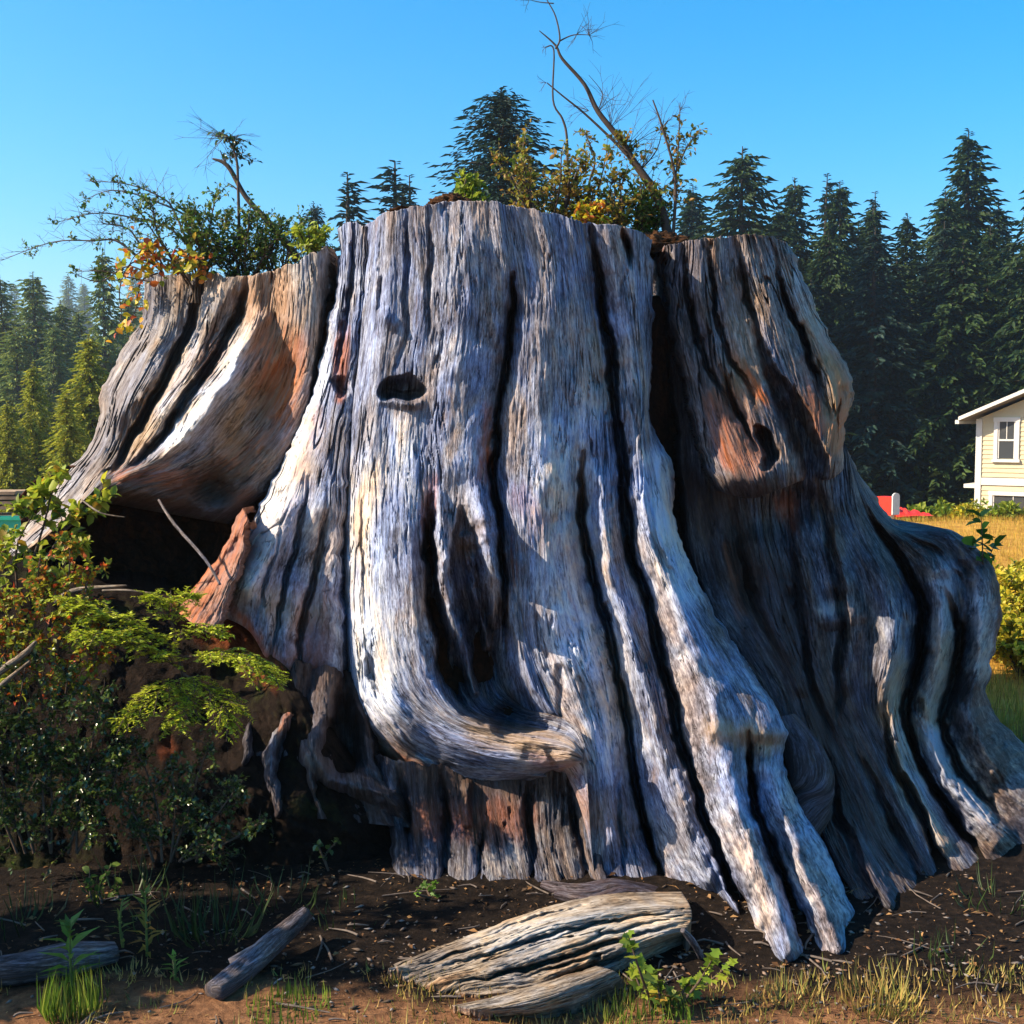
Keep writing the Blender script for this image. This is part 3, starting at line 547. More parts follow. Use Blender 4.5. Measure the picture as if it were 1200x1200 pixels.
# rotten heart of the stump, seen in the clefts and the cave, and the fluted far side
def core():
    nth, nz = 220, 70; th = np.linspace(0, 2 * np.pi, nth, endpoint=False)[:, None]; q = np.linspace(0, 1, nz)[None, :]
    z = 2.28 * (1 - q) - 0.1 * q
    front = np.clip(-np.sin(th), 0, 1); back = np.clip(np.sin(th), 0, 1)
    r = (1.18 - 0.12 * front + 0.12 * back) + (0.25 + 0.35 * back) * q ** 2.2 + 0.0 * z
    r = r * (1 + (0.05 + 0.05 * back) * (fbm(th * 6 + 0 * q, q * 1.5 + 0 * th, 91, 3) - 0.5) * 2 + 0.04 * (fbm(th * 18, q * 6, 92, 3) - 0.5))
    x = 0.0 + 1.06 * r * np.cos(th) - 0.13; y = 6.42 + 0.98 * r * np.sin(th); z = z + 0 * th
    V = np.stack([x, y, z], -1)
    V[:, 0, 2] += 0.05 * (R.rand(nth) - 0.5)
    caps = []
    for k in range(1, 12):
        f = 1 - k / 12
        c = V[:, 0].copy(); c[:, 0] = -0.13 + (c[:, 0] + 0.13) * f; c[:, 1] = 6.42 + (c[:, 1] - 6.42) * f
        c[:, 2] = 2.28 + 0.10 * (1 - f) + 0.12 * (fbm(c[:, 0] * 4 + 9, c[:, 1] * 4, 93, 3) - 0.5); caps.append(c)
    A = np.concatenate([np.stack(caps[::-1], 1), V], 1); a, b = A.shape[:2]; idx = np.arange(a * b).reshape(a, b); nx = np.roll(idx, -1, 0)
    Q = np.stack([idx[:, :-1], idx[:, 1:], nx[:, 1:], nx[:, :-1]], -1).reshape(-1, 4)
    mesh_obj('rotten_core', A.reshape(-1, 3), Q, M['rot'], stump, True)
core()
def back_shell():
    nth, nz = 260, 90; th = np.linspace(rad(-8), rad(183), nth)[:, None]; q = np.linspace(0, 1, nz)[None, :]
    ztop = 2.32 + 0.10 * (fbm(th * 9, th * 0 + 2, 95, 4) - 0.5)
    z = ztop * (1 - q) - 0.1 * q
    fl = fbm(th * 5 + 3, q * 0.8 + 0 * th, 94, 3) - 0.5
    r = 1.34 + 0.75 * q ** 2.4 + (0.18 + 0.5 * q) * fl + 0.05 * (fbm(th * 24, q * 3, 96, 3) - 0.5)
    x = -0.13 + 1.05 * r * np.cos(th); y = 6.45 + 0.95 * r * np.sin(th)
    V = np.stack([x, y, z + 0 * x], -1); inner = V[:, 0].copy(); inner[:, 0] = -0.13 + (inner[:, 0] + 0.13) * 0.85; inner[:, 1] = 6.45 + (inner[:, 1] - 6.45) * 0.85; inner[:, 2] -= 0.03
    V = np.concatenate([inner[:, None], V], 1); a, b = V.shape[:2]; idx = np.arange(a * b).reshape(a, b)
    Q = np.stack([idx[:-1, :-1], idx[:-1, 1:], idx[1:, 1:], idx[1:, :-1]], -1).reshape(-1, 4)
    uv = np.stack([np.broadcast_to(th * 3.5, (nth, nz + 1)), np.broadcast_to(np.linspace(0, 6, nz + 1)[None], (nth, nz + 1))], -1)
    mesh_obj('shell', V.reshape(-1, 3), Q, M['wood'], stump, True, uv.reshape(-1, 2), np.tile([0, 0, 0, 0], (a * b, 1)))
back_shell()
HOLLOW = [[(20,580,5.75),(24,630,5.8),(20,720,5.6)], [(60,555,5.8),(64,620,5.9),(60,715,5.65)], [(110,545,5.85),(112,620,6.05),(110,710,5.75)], [(180,545,5.9),(180,620,6.2),(180,715,5.8)], [(240,550,5.9),(240,630,6.2),(235,720,5.75)], [(300,560,5.8),(295,640,5.95),(280,730,5.5)], [(345,560,5.7),(335,650,5.6),(320,770,5.2)], [(400,600,5.6),(390,680,5.4),(380,790,5.1)]]
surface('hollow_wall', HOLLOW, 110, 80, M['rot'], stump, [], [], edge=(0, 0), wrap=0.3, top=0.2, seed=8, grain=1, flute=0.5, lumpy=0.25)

def tube(pts, radii, ns=10, seed=0, lump=0.15, spline=10, cap=True):
    pts = np.array([tuple(p) for p in pts], float); n = len(pts)
    m = max(2, (n - 1) * spline + 1); q = np.linspace(0, n - 1, m)
    c = crspline(pts, q); r = np.interp(q, np.arange(n), radii)
    t = np.gradient(c, axis=0); t /= np.linalg.norm(t, axis=1)[:, None] + 1e-9
    up = np.array([0.13, 0.21, 1.0]); a = np.cross(t, up); a /= np.linalg.norm(a, axis=1)[:, None] + 1e-9; b = np.cross(a, t)
    th = np.linspace(0, 2 * np.pi, ns, endpoint=False)
    s = np.r_[0, np.cumsum(np.linalg.norm(np.diff(c, axis=0), axis=1))]
    rr = r[:, None] * (1 + lump * 2 * (fbm(np.cos(th)[None, :] * 2 + 9 + seed, np.sin(th)[None, :] * 2 + 9 + s[:, None] * 2.5, 33 + seed, 3) - 0.5))
    V = c[:, None] + rr[..., None] * (np.cos(th)[None, :, None] * a[:, None] + np.sin(th)[None, :, None] * b[:, None])
    uv = np.stack([np.broadcast_to(th[None] / 6.28 * 6 * np.mean(r) / 0.3, (m, ns)), np.broadcast_to(s[:, None] / 0.33, (m, ns))], -1)
    idx = np.arange(m * ns).reshape(m, ns); nx = np.roll(idx, -1, 1)
    Fc = np.stack([idx[:-1], nx[:-1], nx[1:], idx[1:]], -1).reshape(-1, 4)
    V = V.reshape(-1, 3); uv = uv.reshape(-1, 2)
    if cap:
        V = np.vstack([V, c[:1], c[-1:]]); uv = np.vstack([uv, uv[:1], uv[-1:]]); k = m * ns
        e = [[idx[0, (j + 1) % ns], idx[0, j], k, k] for j in range(ns)] + [[idx[-1, j], idx[-1, (j + 1) % ns], k + 1, k + 1] for j in range(ns)]
        tri = np.array(e); Fc = [tuple(f) for f in Fc] + [tuple(f[:3]) for f in e]
    return V, Fc, uv
def tube_obj(name, pts, radii, mat, parent=None, ns=14, seed=0, lump=0.25, spline=12, wear=(0, 0, 0)):
    V, Fc, uv = tube(pts, radii, ns, seed, lump, spline)
    return mesh_obj(name, V, Fc, mat, parent, True, uv, np.tile([*wear, 0], (len(V), 1)))
# knotted small roots under the left buttress and beside the toes
TANG = [[(296,770),(292,830),(284,890),(280,960)], [(325,770),(320,830),(312,890),(310,960)], [(355,775),(350,830),(345,890),(342,960)], [(385,780),(384,830),(384,890),(385,960)],
        [(412,790),(412,840),(416,890),(430,965)], [(432,800),(436,850),(444,900),(480,970)]]
TANG = depthed(TANG, [5.12, 5.08, 5.06, 5.06, 5.1, 5.1], [4.64] * 6, 0.8)
tg = [([(360,760,16,-0.05),(344,835,13,-0.10),(322,872,12,-0.12),(316,905,12,-0.12),(328,950,10,-0.08)], 0.6),
      ([(388,770,20,-0.06),(378,840,20,-0.14),(364,882,15,-0.15),(384,912,14,-0.14),(430,926,16,-0.14),(480,945,16,-0.12)], 0.6),
      ([(352,868,7,-0.05),(356,895,9,-0.1),(368,930,9,-0.1),(380,965,8,-0.06)], 0.6), ([(338,890,14,0.0),(342,905,18,0.2),(340,925,12,0.15)], 0.8),
      ([(405,800,14,0.05),(402,850,24,0.3),(410,890,22,0.3)], 0.7), ([(300,800,18,0.1),(305,870,16,0.15)], 1), ([(300,830,8,-0.04),(285,890,10,-0.08),(270,950,10,-0.06)], 0.7),
      ([(375,930,12,0.1),(400,945,12,0.1)], 0.8), ([(444,945,10,-0.06),(455,965,8,-0.06)], 0.7)]
tw = [([(300,780,60,0.7),(420,800,60,0.8),(350,950,80,0.8),(440,950,60,0.7)], 2), ([(340,840,10,0.7),(330,860,8,0.4)], 0), ([(362,890,8,0.9),(350,905,6,0.6),(318,890,6,0.5)], 1)]
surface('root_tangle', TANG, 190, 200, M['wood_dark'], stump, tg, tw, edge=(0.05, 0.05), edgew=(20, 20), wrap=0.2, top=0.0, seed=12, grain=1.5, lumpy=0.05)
for i, (pl, rr) in enumerate([
    ([(920,845,4.80),(944,890,4.68),(952,930,4.60),(938,975,4.56),(925,1010,4.56)], [.05,.08,.085,.07,.05]),
    ([(770,1046,4.36),(720,1040,4.30),(680,1046,4.27),(636,1036,4.36)], [.02,.03,.034,.015]),
    ([(776,1052,4.26),(730,1046,4.25),(690,1056,4.22),(650,1048,4.26)], [.015,.022,.02,.01])]):
    tube_obj('root', [PT(*p) for p in pl], rr, M['wood_dark'], stump, 24, i, 0.28, 16, wear=(0.05, 0, 0.3))
# ragged red wood standing at the cave mouth
SPL = [[(283,598,5.12),(262,640,5.08),(235,680,5.02),(205,715,4.95)], [(287,602,5.05),(272,645,5.0),(250,690,4.95),(225,730,4.88)], [(290,612,5.0),(284,650,4.95),(268,700,4.9),(250,745,4.82)]]
surface('splinter', SPL, 50, 110, M['wood_tan'], stump, [([(280,630,8,0.05),(245,690,10,0.05)], 1)], [([(285,600,60,0.8),(215,725,70,1.0)], 0), ([(285,640,20,0.3),(240,720,20,0.2)], 2)], edge=(0.06, 0.03), edgew=(10, 10), wrap=0.12, top=0.05, seed=13, grain=1.5, rag=4, lumpy=0.05)

# ------------------------------------------------------------------ earth bank at the foot of the stump
BX = [-420, -300, -200, -110, -30, 50, 120, 200, 280, 345, 410, 460, 500]
BT = [660, 640, 640, 650, 660, 672, 690, 705, 722, 800, 890, 955, 1000]
bl = []
for bx, bt in zip(BX, BT):
    yb = 1030
    bl.append([(bx, bt - 26, 6.1), (bx, bt, 5.35 if bx < 330 else 4.95), (bx, bt + (yb - bt) * 0.5, 4.85 if bx < 330 else 4.74), (bx - 5, yb, gd(yb, -0.05))])
bs = [([(230,720,50,-0.10),(250,760,40,-0.10)], 1), ([(300,930,70,-0.1),(420,960,50,-0.1)], 1)]
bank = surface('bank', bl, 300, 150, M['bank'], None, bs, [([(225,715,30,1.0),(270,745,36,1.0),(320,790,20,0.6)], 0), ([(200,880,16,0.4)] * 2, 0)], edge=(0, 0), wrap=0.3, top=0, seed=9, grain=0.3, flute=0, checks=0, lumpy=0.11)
tag(bank, kind='structure')

# ------------------------------------------------------------------ plants: leaf and stem builders
TPL = {
 'rhomb': ([(0, 0, 0), (0.5, 0.5, 0.12), (1, 0, -0.05), (0.5, -0.5, 0.12)], [(0, 1, 2), (0, 2, 3)]),
 'oval': ([(0, 0, 0), (0.28, 0.42, 0.10), (0.66, 0.40, 0.08), (1, 0, -0.10), (0.66, -0.40, 0.08), (0.28, -0.42, 0.10), (0.5, 0, 0)], [(0, 6, 1), (1, 6, 2), (2, 6, 3), (3, 6, 4), (4, 6, 5), (5, 6, 0)]),
 'needle': ([(0, 0.5, 0), (0, -0.5, 0), (1, 0, 0)], [(0, 1, 2)]),
 'lance': ([(0, 0, 0), (0.35, 0.5, 0.05), (1, 0, -0.22), (0.35, -0.5, 0.05), (0.4, 0, 0)], [(0, 4, 1), (1, 4, 2), (2, 4, 3), (3, 4, 0)]),
 'lobed': ([(0, 0, 0), (0.10, 0.42, 0.05), (0.36, 0.28, 0.04), (0.55, 0.55, 0.02), (0.68, 0.22, 0.02), (1, 0, -0.12), (0.68, -0.22, 0.02), (0.55, -0.55, 0.02), (0.36, -0.28, 0.04), (0.10, -0.42, 0.05), (0.4, 0, 0)],
           [(0, 10, 1), (1, 10, 2), (2, 10, 3), (3, 10, 4), (4, 10, 5), (5, 10, 6), (6, 10, 7), (7, 10, 8), (8, 10, 9), (9, 10, 0)]),
}
def nrm(a): return a / (np.linalg.norm(a, axis=-1, keepdims=True) + 1e-9)
class Plant:
    def __init__(s, seed): s.r = np.random.RandomState(seed); s.st = []; s.lf = {}; s.tw = []
    def stem(s, pts, radii, ns=5, spline=4): s.st.append(tube(pts, radii, ns, 0, 0.1, spline, False))
    def leaf(s, tpl, pos, dr, up, L, W): s.lf.setdefault(tpl, []).append((pos, dr, up, L, W))
    def twig(s, p0, dr, length, rad0, curl=0.25, seg=4, ns=3, droop=0.0):
        p = [np.array(p0)]; d = nrm(np.array(dr))
        for k in range(seg):
            d = nrm(d + curl * s.r.randn(3) * 0.5 + np.array([0, 0, -droop])); p.append(p[-1] + d * length / seg)
        s.stem(p, np.linspace(rad0, rad0 * 0.35, len(p)), ns, 1); return np.array(p)
    def leafy(s, p, n, tpl, L, W, f0=0.15, spread=0.9):
        for k in range(n):
            f = (f0 + (1 - f0) * (k + s.r.rand()) / n) * (len(p) - 1.001); i = int(f); q = p[i] + (p[i + 1] - p[i]) * (f - i)
            d = nrm(nrm(p[i + 1] - p[i]) * 0.6 + spread * s.r.randn(3)); up = nrm(np.array([0, 0, 1.0]) + 0.6 * s.r.randn(3))
            sz = 0.6 + 0.7 * s.r.rand(); s.leaf(tpl, q, d, up, L * sz, W * sz)
    def along(s, pts, n, f0, length, tpl, leaves, L, W, rad0=0.003, up=0.5, out=1.0, sub=0, droop=0.0, bare=0.0):
        c = crspline(np.array(pts, float), np.linspace(0, len(pts) - 1, 60))
        for k in range(n):
            f = f0 + (1 - f0) * s.r.rand(); i = min(58, int(f * 59)); t = nrm(c[i + 1] - c[i])
            d = t * 0.5 + out * s.r.randn(3) * np.array([1, 1, 0.7]) + np.array([0, 0, up]); l = length * (0.5 + 0.8 * s.r.rand()) * (1.15 - 0.6 * f)
            p = s.twig(c[i], d, l, rad0, droop=droop)
            b = s.r.rand() < bare
            if leaves and not b: s.leafy(p, leaves, tpl, L, W)
            for j in range(sub):
                q = p[1 + s.r.randint(len(p) - 1)]; p2 = s.twig(q, nrm(p[-1] - p[0]) + 0.8 * s.r.randn(3), l * 0.5, rad0 * 0.6, droop=droop)
                if leaves and not b: s.leafy(p2, max(2, leaves // 2), tpl, L, W)
    def build(s, name, label, cat, base, leafmat, stemmat, group=None, leafname='foliage', stemname='stem', kind=None):
        o = empty(name, base, label, cat, group)
        if kind: o['kind'] = kind
        if s.st:
            V = []; Fc = []; UV = []; n = 0
            for v, f, u in s.st: V.append(v); Fc.append(np.asarray(f) + n); UV.append(u); n += len(v)
            mesh_obj(stemname, np.vstack(V), np.vstack(Fc), stemmat, o, True, np.vstack(UV))
        if s.lf:
            V = []; Fc = []; n = 0
            for tpl, rows in s.lf.items(): v, f = leaves_arr(tpl, rows); V.append(v); Fc.append(f + n); n += len(v)
            lo = mesh_obj(leafname, np.vstack(V), np.vstack(Fc), leafmat, o)
            if leafname != 'foliage': lo['kind'] = 'stuff'
        return o
def leaves_arr(tpl, rows):
    tv, tf = TPL[tpl]; tv = np.array(tv); tf = np.array(tf)
    Pp = np.array([r[0] for r in rows]); D = nrm(np.array([r[1] for r in rows])); U = np.array([r[2] for r in rows]); L = np.array([r[3] for r in rows]); W = np.array([r[4] for r in rows])
    S = nrm(np.cross(U, D)); Nn = np.cross(D, S)
    v = Pp[:, None] + tv[None, :, 0, None] * (L[:, None] * D)[:, None] + tv[None, :, 1, None] * (W[:, None] * S)[:, None] + tv[None, :, 2, None] * (L[:, None] * Nn)[:, None]
    f = tf[None] + (np.arange(len(rows)) * len(tv))[:, None, None]
    return v.reshape(-1, 3), f.reshape(-1, 3)
def pp(l, d): return [np.array(PT(x, y, d if len(r) == 0 else r[0])) for (x, y, *r) in l]

# ------------------------------------------------------------------ conifers
def conifer_proto(seed, mat, nbr=150, sp=20, rb=0.20, droop=0.25, gap=0.0, leader=0.05, slen=0.055, swid=0.020, power=0.85, jit=0.003):
    """unit-height conifer: trunk + whorls of drooping branches made of small sprays; returns an Empty with two parts"""
    r = np.random.RandomState(seed); rows = []; st = []
    st.append(tube([(0, 0, -0.05), (0.004, 0, 0.4), (0, 0.003, 0.75), (0, 0, 1.0)], [0.014, 0.011, 0.006, 0.001], 7, 0, 0.1, 4, False))
    for k in range(nbr):
        f = (k + r.rand()) / nbr; z = 0.08 + (0.98 - 0.08) * f ** 0.9
        if r.rand() < gap: continue
        l = rb * ((1 - z) ** power + 0.02) * (0.62 + 0.6 * r.rand()); a = k * 2.399 + r.randn() * 0.4
        rise = 0.35 * (z - 0.45)
        o = np.array([math.cos(a), math.sin(a), 0]); n = max(3, int(sp * (0.35 + 0.65 * (l / rb))))
        c = []
        for j in range(n + 1):
            q = j / n; c.append(np.array([0, 0, z]) + o * l * q + np.array([0, 0, l * (rise * q + 0.25 * q - (droop + 0.3) * q * q)]))
        if k % 2 == 0: st.append(tube([c[0], c[n // 2], c[-1]], [0.0028, 0.0018, 0.0005], 3, 0, 0, 1, False))
        sd = np.cross(o, [0, 0, 1])
        for j in range(1, n + 1):
            for sg in (-1, 1):
                if r.rand() < 0.12: continue
                q = j / n; d = o * (0.5 + 0.4 * r.rand()) + sg * sd * (0.75 - 0.4 * q) + np.array([0, 0, -0.15 - 0.45 * r.rand()])
                s = (0.6 + 0.7 * r.rand()) * (1.1 - 0.4 * q) * (0.45 + 0.55 * min(1, l / (0.5 * rb)))
                rows.append((c[j] + r.randn(3) * jit, d, np.array([0, 0, 1.0]) + r.randn(3) * 0.7, slen * s, swid * s))
        rows.append((c[-1], o + np.array([0, 0, -0.1]), np.array([0, 0, 1.0]), slen, swid))
    for k in range(40):
        z = 0.90 + 0.10 * r.rand(); a = r.rand() * 6.28; rows.append((np.array([0, 0, z]), np.array([math.cos(a), math.sin(a), 0.3]), np.array([0, 0, 1.0]), 0.022 * (1.06 - z) / 0.16 + 0.004, 0.008))
    v, f = leaves_arr('rhomb', rows)
    V = []; Fc = []; n = 0
    for a, b, _ in st: V.append(a); Fc.append(np.asarray(b) + n); n += len(a)
    e = bpy.data.objects.new('conifer', None); col.objects.link(e)
    mesh_obj('trunk', np.vstack(V), np.vstack(Fc), M['trunk'], e, True); mesh_obj('crown', v, f, mat, e)
    return e
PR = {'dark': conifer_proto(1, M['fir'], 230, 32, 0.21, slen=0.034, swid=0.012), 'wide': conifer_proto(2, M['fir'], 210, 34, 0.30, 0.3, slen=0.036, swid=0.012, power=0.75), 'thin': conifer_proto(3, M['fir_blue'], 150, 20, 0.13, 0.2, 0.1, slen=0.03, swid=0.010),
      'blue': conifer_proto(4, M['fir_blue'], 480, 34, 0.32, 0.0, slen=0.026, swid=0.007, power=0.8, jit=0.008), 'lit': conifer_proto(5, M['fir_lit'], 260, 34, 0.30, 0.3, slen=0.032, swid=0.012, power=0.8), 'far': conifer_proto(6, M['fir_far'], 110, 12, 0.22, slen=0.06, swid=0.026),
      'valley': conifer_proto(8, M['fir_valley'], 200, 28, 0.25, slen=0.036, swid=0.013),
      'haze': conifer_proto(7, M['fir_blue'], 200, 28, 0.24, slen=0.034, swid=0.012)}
used = set()
def conifer(kind, x, ytop, Y, ws, label, group, rz=None):
    t = PT(x, ytop, Y); zb = float(zt(t.x, Y)) - 0.3; h = t.z - zb
    rz = random.random() * 6.28 if rz is None else rz
    if kind not in used:
        o = PR[kind]; used.add(kind); o.location = (t.x, Y, zb); o.rotation_euler = (0, 0, rz); o.scale = (h * ws, h * ws, h)
    else: o = copy_tree(PR[kind], (t.x, Y, zb), rz, (h * ws, h * ws, h))
    o.rotation_euler.x = random.uniform(-.03, .03); o.rotation_euler.y = random.uniform(-.03, .03)
    tag(o, label, 'conifer', group); return o
GB = 'dark conifers of the wood behind the house'
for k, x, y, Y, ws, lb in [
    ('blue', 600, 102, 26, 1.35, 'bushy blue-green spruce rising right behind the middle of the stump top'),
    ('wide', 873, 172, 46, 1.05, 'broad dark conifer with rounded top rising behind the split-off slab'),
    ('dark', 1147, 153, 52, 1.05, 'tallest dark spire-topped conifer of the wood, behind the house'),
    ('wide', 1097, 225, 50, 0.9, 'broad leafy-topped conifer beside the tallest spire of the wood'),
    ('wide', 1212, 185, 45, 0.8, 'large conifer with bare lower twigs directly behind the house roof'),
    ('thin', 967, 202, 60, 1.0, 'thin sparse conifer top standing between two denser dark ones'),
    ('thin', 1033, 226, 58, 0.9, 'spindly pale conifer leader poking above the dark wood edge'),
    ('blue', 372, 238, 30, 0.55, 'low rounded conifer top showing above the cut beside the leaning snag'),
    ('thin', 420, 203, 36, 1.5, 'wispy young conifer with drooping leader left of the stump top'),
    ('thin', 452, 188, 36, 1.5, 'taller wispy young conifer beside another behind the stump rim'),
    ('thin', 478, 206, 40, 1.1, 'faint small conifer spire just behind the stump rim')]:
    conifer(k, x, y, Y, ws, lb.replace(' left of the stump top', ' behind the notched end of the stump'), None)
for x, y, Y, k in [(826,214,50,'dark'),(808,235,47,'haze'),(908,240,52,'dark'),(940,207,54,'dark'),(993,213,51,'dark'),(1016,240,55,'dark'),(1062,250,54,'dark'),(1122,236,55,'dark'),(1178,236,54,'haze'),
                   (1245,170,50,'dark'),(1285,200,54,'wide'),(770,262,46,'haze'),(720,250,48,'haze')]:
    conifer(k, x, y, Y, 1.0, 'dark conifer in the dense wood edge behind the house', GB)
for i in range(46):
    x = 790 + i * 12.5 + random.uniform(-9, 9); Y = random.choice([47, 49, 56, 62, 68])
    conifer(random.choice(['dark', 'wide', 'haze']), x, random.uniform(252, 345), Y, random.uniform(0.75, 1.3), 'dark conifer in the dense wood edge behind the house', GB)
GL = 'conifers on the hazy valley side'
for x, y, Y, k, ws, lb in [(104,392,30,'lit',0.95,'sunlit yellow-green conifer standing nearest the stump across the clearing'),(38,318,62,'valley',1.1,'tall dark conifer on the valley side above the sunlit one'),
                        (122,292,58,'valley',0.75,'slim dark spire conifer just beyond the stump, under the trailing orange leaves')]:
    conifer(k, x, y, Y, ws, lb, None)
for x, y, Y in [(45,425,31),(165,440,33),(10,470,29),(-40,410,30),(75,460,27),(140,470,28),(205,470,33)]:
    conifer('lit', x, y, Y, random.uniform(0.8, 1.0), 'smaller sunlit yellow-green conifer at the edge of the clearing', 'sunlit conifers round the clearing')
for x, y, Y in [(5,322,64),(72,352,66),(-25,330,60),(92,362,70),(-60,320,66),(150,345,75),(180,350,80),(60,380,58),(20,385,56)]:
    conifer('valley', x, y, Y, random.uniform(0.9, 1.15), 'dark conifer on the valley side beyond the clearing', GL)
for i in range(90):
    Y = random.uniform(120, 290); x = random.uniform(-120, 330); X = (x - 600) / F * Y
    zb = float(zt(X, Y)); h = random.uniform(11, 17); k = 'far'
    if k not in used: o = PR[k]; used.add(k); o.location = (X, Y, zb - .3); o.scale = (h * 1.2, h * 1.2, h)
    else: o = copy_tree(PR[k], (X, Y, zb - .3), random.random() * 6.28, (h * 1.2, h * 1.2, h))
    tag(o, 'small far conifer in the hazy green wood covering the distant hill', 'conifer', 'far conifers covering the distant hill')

# ------------------------------------------------------------------ house
def box(V, Fc, o, ax, ay, az, x0, x1, y0, y1, z0, z1):
    n = len(V)
    for a in (x0, x1):
        for b in (y0, y1):
            for c in (z0, z1): V.append(tuple(o + ax * a + ay * b + az * c))
    Fc += [(n, n+1, n+3, n+2), (n+4, n+6, n+7, n+5), (n, n+4, n+5, n+1), (n+2, n+3, n+7, n+6), (n, n+2, n+6, n+4), (n+1, n+5, n+7, n+3)]
def house():
    A = rad(-38); ax = Vector((math.cos(A), math.sin(A), 0)); ay = Vector((-math.sin(A), math.cos(A), 0)); az = Vector((0, 0, 1))   # ax along the gable wall, ay into the house
    c0 = PT(1143, 600, 40); c0.z = 0
    h = empty('house', c0, 'cream clapboard house with white trim and gable roof at the wood edge', 'house')
    cream = plain('cream_siding', (0.52, 0.44, 0.28), 0.6, 0.05, 3); white = plain('white_trim', (0.58, 0.56, 0.52), 0.5, 0.04, 5); roofm = plain('roof_shingle', (0.16, 0.15, 0.15), 0.9, 0.3, 8)
    zb, ze, W, rise = -5.2, 1.95, 9.0, 0.43
    def part(name, boxes, mat, parent=h, **k):
        V = []; Fc = []
        for b in boxes: box(V, Fc, c0, ax, ay, az, *b)
        return mesh_obj(name, V, Fc, mat, parent)
    # gable wall as a pentagon block set behind the boards
    V = []; Fc = []
    for y in (0.0, 10.0):
        for x, z in ((0, zb), (W, zb), (W, ze), (W / 2, ze + rise * W / 2), (0, ze)): V.append(tuple(c0 + ax * x + ay * y + az * z))
    Fc = [(0, 1, 2, 3, 4), (9, 8, 7, 6, 5), (0, 5, 6, 1), (1, 6, 7, 2), (0, 4, 9, 5), (2, 7, 8, 3), (3, 8, 9, 4)]
    wall = mesh_obj('wall', V, Fc, cream, h)
    # lapped boards: each leans out at its lower edge; joined because each is only a few pixels high
    V = []; Fc = []; e = 0.15; z = zb
    wins = [(0.66, 1.22, 0.66, 1.86), (0.55, 1.85, -1.75, -0.55)]
    while z < ze + rise * W / 2 - 0.2:
        lo = 0.0 if z + e < ze else (z + e - ze) / rise
        segs = [(max(0.1, lo), W - max(0.1, lo))]
        for (a, b, za, zb2) in wins:
            if z + e > za - 0.12 and z < zb2 + 0.12:
                ns = []
                for s0, s1 in segs:
                    if s1 <= a - 0.12 or s0 >= b + 0.12: ns.append((s0, s1))
                    else:
                        if a - 0.12 > s0: ns.append((s0, a - 0.12))
                        if b + 0.12 < s1: ns.append((b + 0.12, s1))
                segs = ns
        if not (-0.32 < z < 0.0):
            for s0, s1 in segs:
                n = len(V)
                for (x, y, zz) in ((s0, -0.035, z), (s1, -0.035, z), (s1, -0.008, z + e + 0.01), (s0, -0.008, z + e + 0.01), (s0, 0, z), (s1, 0, z)): V.append(tuple(c0 + ax * x + ay * y + az * zz))
                Fc += [(n, n+1, n+2, n+3), (n, n+4, n+5, n+1)]
        z += e
    sd = mesh_obj('siding', V, Fc, cream, h); sd['kind'] = 'stuff'
    part('corner_board', [(-0.03, 0.16, -0.06, 0.12, zb, ze)], white); part('belt_board', [(0.16, W, -0.05, 0.0, -0.22, 0.02)], white)
    rf = None
    for sx in (0, 1):
        V = []; Fc = []
        x0, x1 = (-0.45, W / 2) if sx == 0 else (W + 0.45, W / 2); z0, z1 = ze - 0.45 * rise + 0.12, ze + rise * W / 2 + 0.12
        for y in (-0.55, 10.5):
            for t in (0, 0.13): V += [tuple(c0 + ax * x0 + ay * y + az * (z0 + t)), tuple(c0 + ax * x1 + ay * y + az * (z1 + t))]
        Fc = [(0, 1, 3, 2), (4, 6, 7, 5), (2, 3, 7, 6), (0, 4, 5, 1), (0, 2, 6, 4), (1, 5, 7, 3)]
        o = mesh_obj('roof', V, Fc, roofm, h)
        V = []
        for y in (-0.60, -0.552):
            for t in (0.02, 0.145): V += [tuple(c0 + ax * x0 + ay * y + az * (z0 + t)), tuple(c0 + ax * x1 + ay * y + az * (z1 + t))]
        mesh_obj('rake_board', V, Fc, white, o)
        if sx == 0: part('gutter', [(-0.58, -0.452, -0.5, 10.4, ze - 0.16, ze - 0.03)], white, o)
    glass, nt, b = newmat('window_glass'); b.inputs['Base Color'].default_value = (0.05, 0.055, 0.06, 1); b.inputs['Roughness'].default_value = 0.04; b.inputs['Specular IOR Level'].default_value = 0.8
    curtain = plain('curtain', (0.42, 0.36, 0.26), 0.9, 0.3, 2)
    for (a, b2, za, zb2) in wins:
        wi = part('window', [(a - 0.12, a, -0.07, 0.0, za - 0.02, zb2), (b2, b2 + 0.12, -0.07, 0.0, za - 0.02, zb2), (a - 0.14, b2 + 0.14, -0.075, 0.0, zb2, zb2 + 0.14)], white)
        part('sill', [(a - 0.16, b2 + 0.16, -0.11, 0.0, za - 0.12, za - 0.022)], white, wi)
        zm = (za + zb2) / 2
        part('sash', [(a, b2, -0.045, -0.004, zm - 0.03, zm + 0.03), (a, a + 0.05, -0.04, -0.004, za, zb2), (b2 - 0.05, b2, -0.04, -0.004, za, zb2)], white, wi)
        part('muntin', [((a + b2) / 2 - 0.012, (a + b2) / 2 + 0.012, -0.035, -0.006, zm + 0.03, zb2)], white, wi)
        part('pane', [(a + 0.05, b2 - 0.05, -0.02, -0.006, zm + 0.03, zb2)], glass, wi); part('pane', [(a + 0.05, b2 - 0.05, -0.016, -0.006, za, zm - 0.03)], glass, wi)
    # little shed roof on the side wall
    part('side_awning', [(-0.5, -0.03, 0.3, 2.0, -0.35, -0.22)], white)
house()
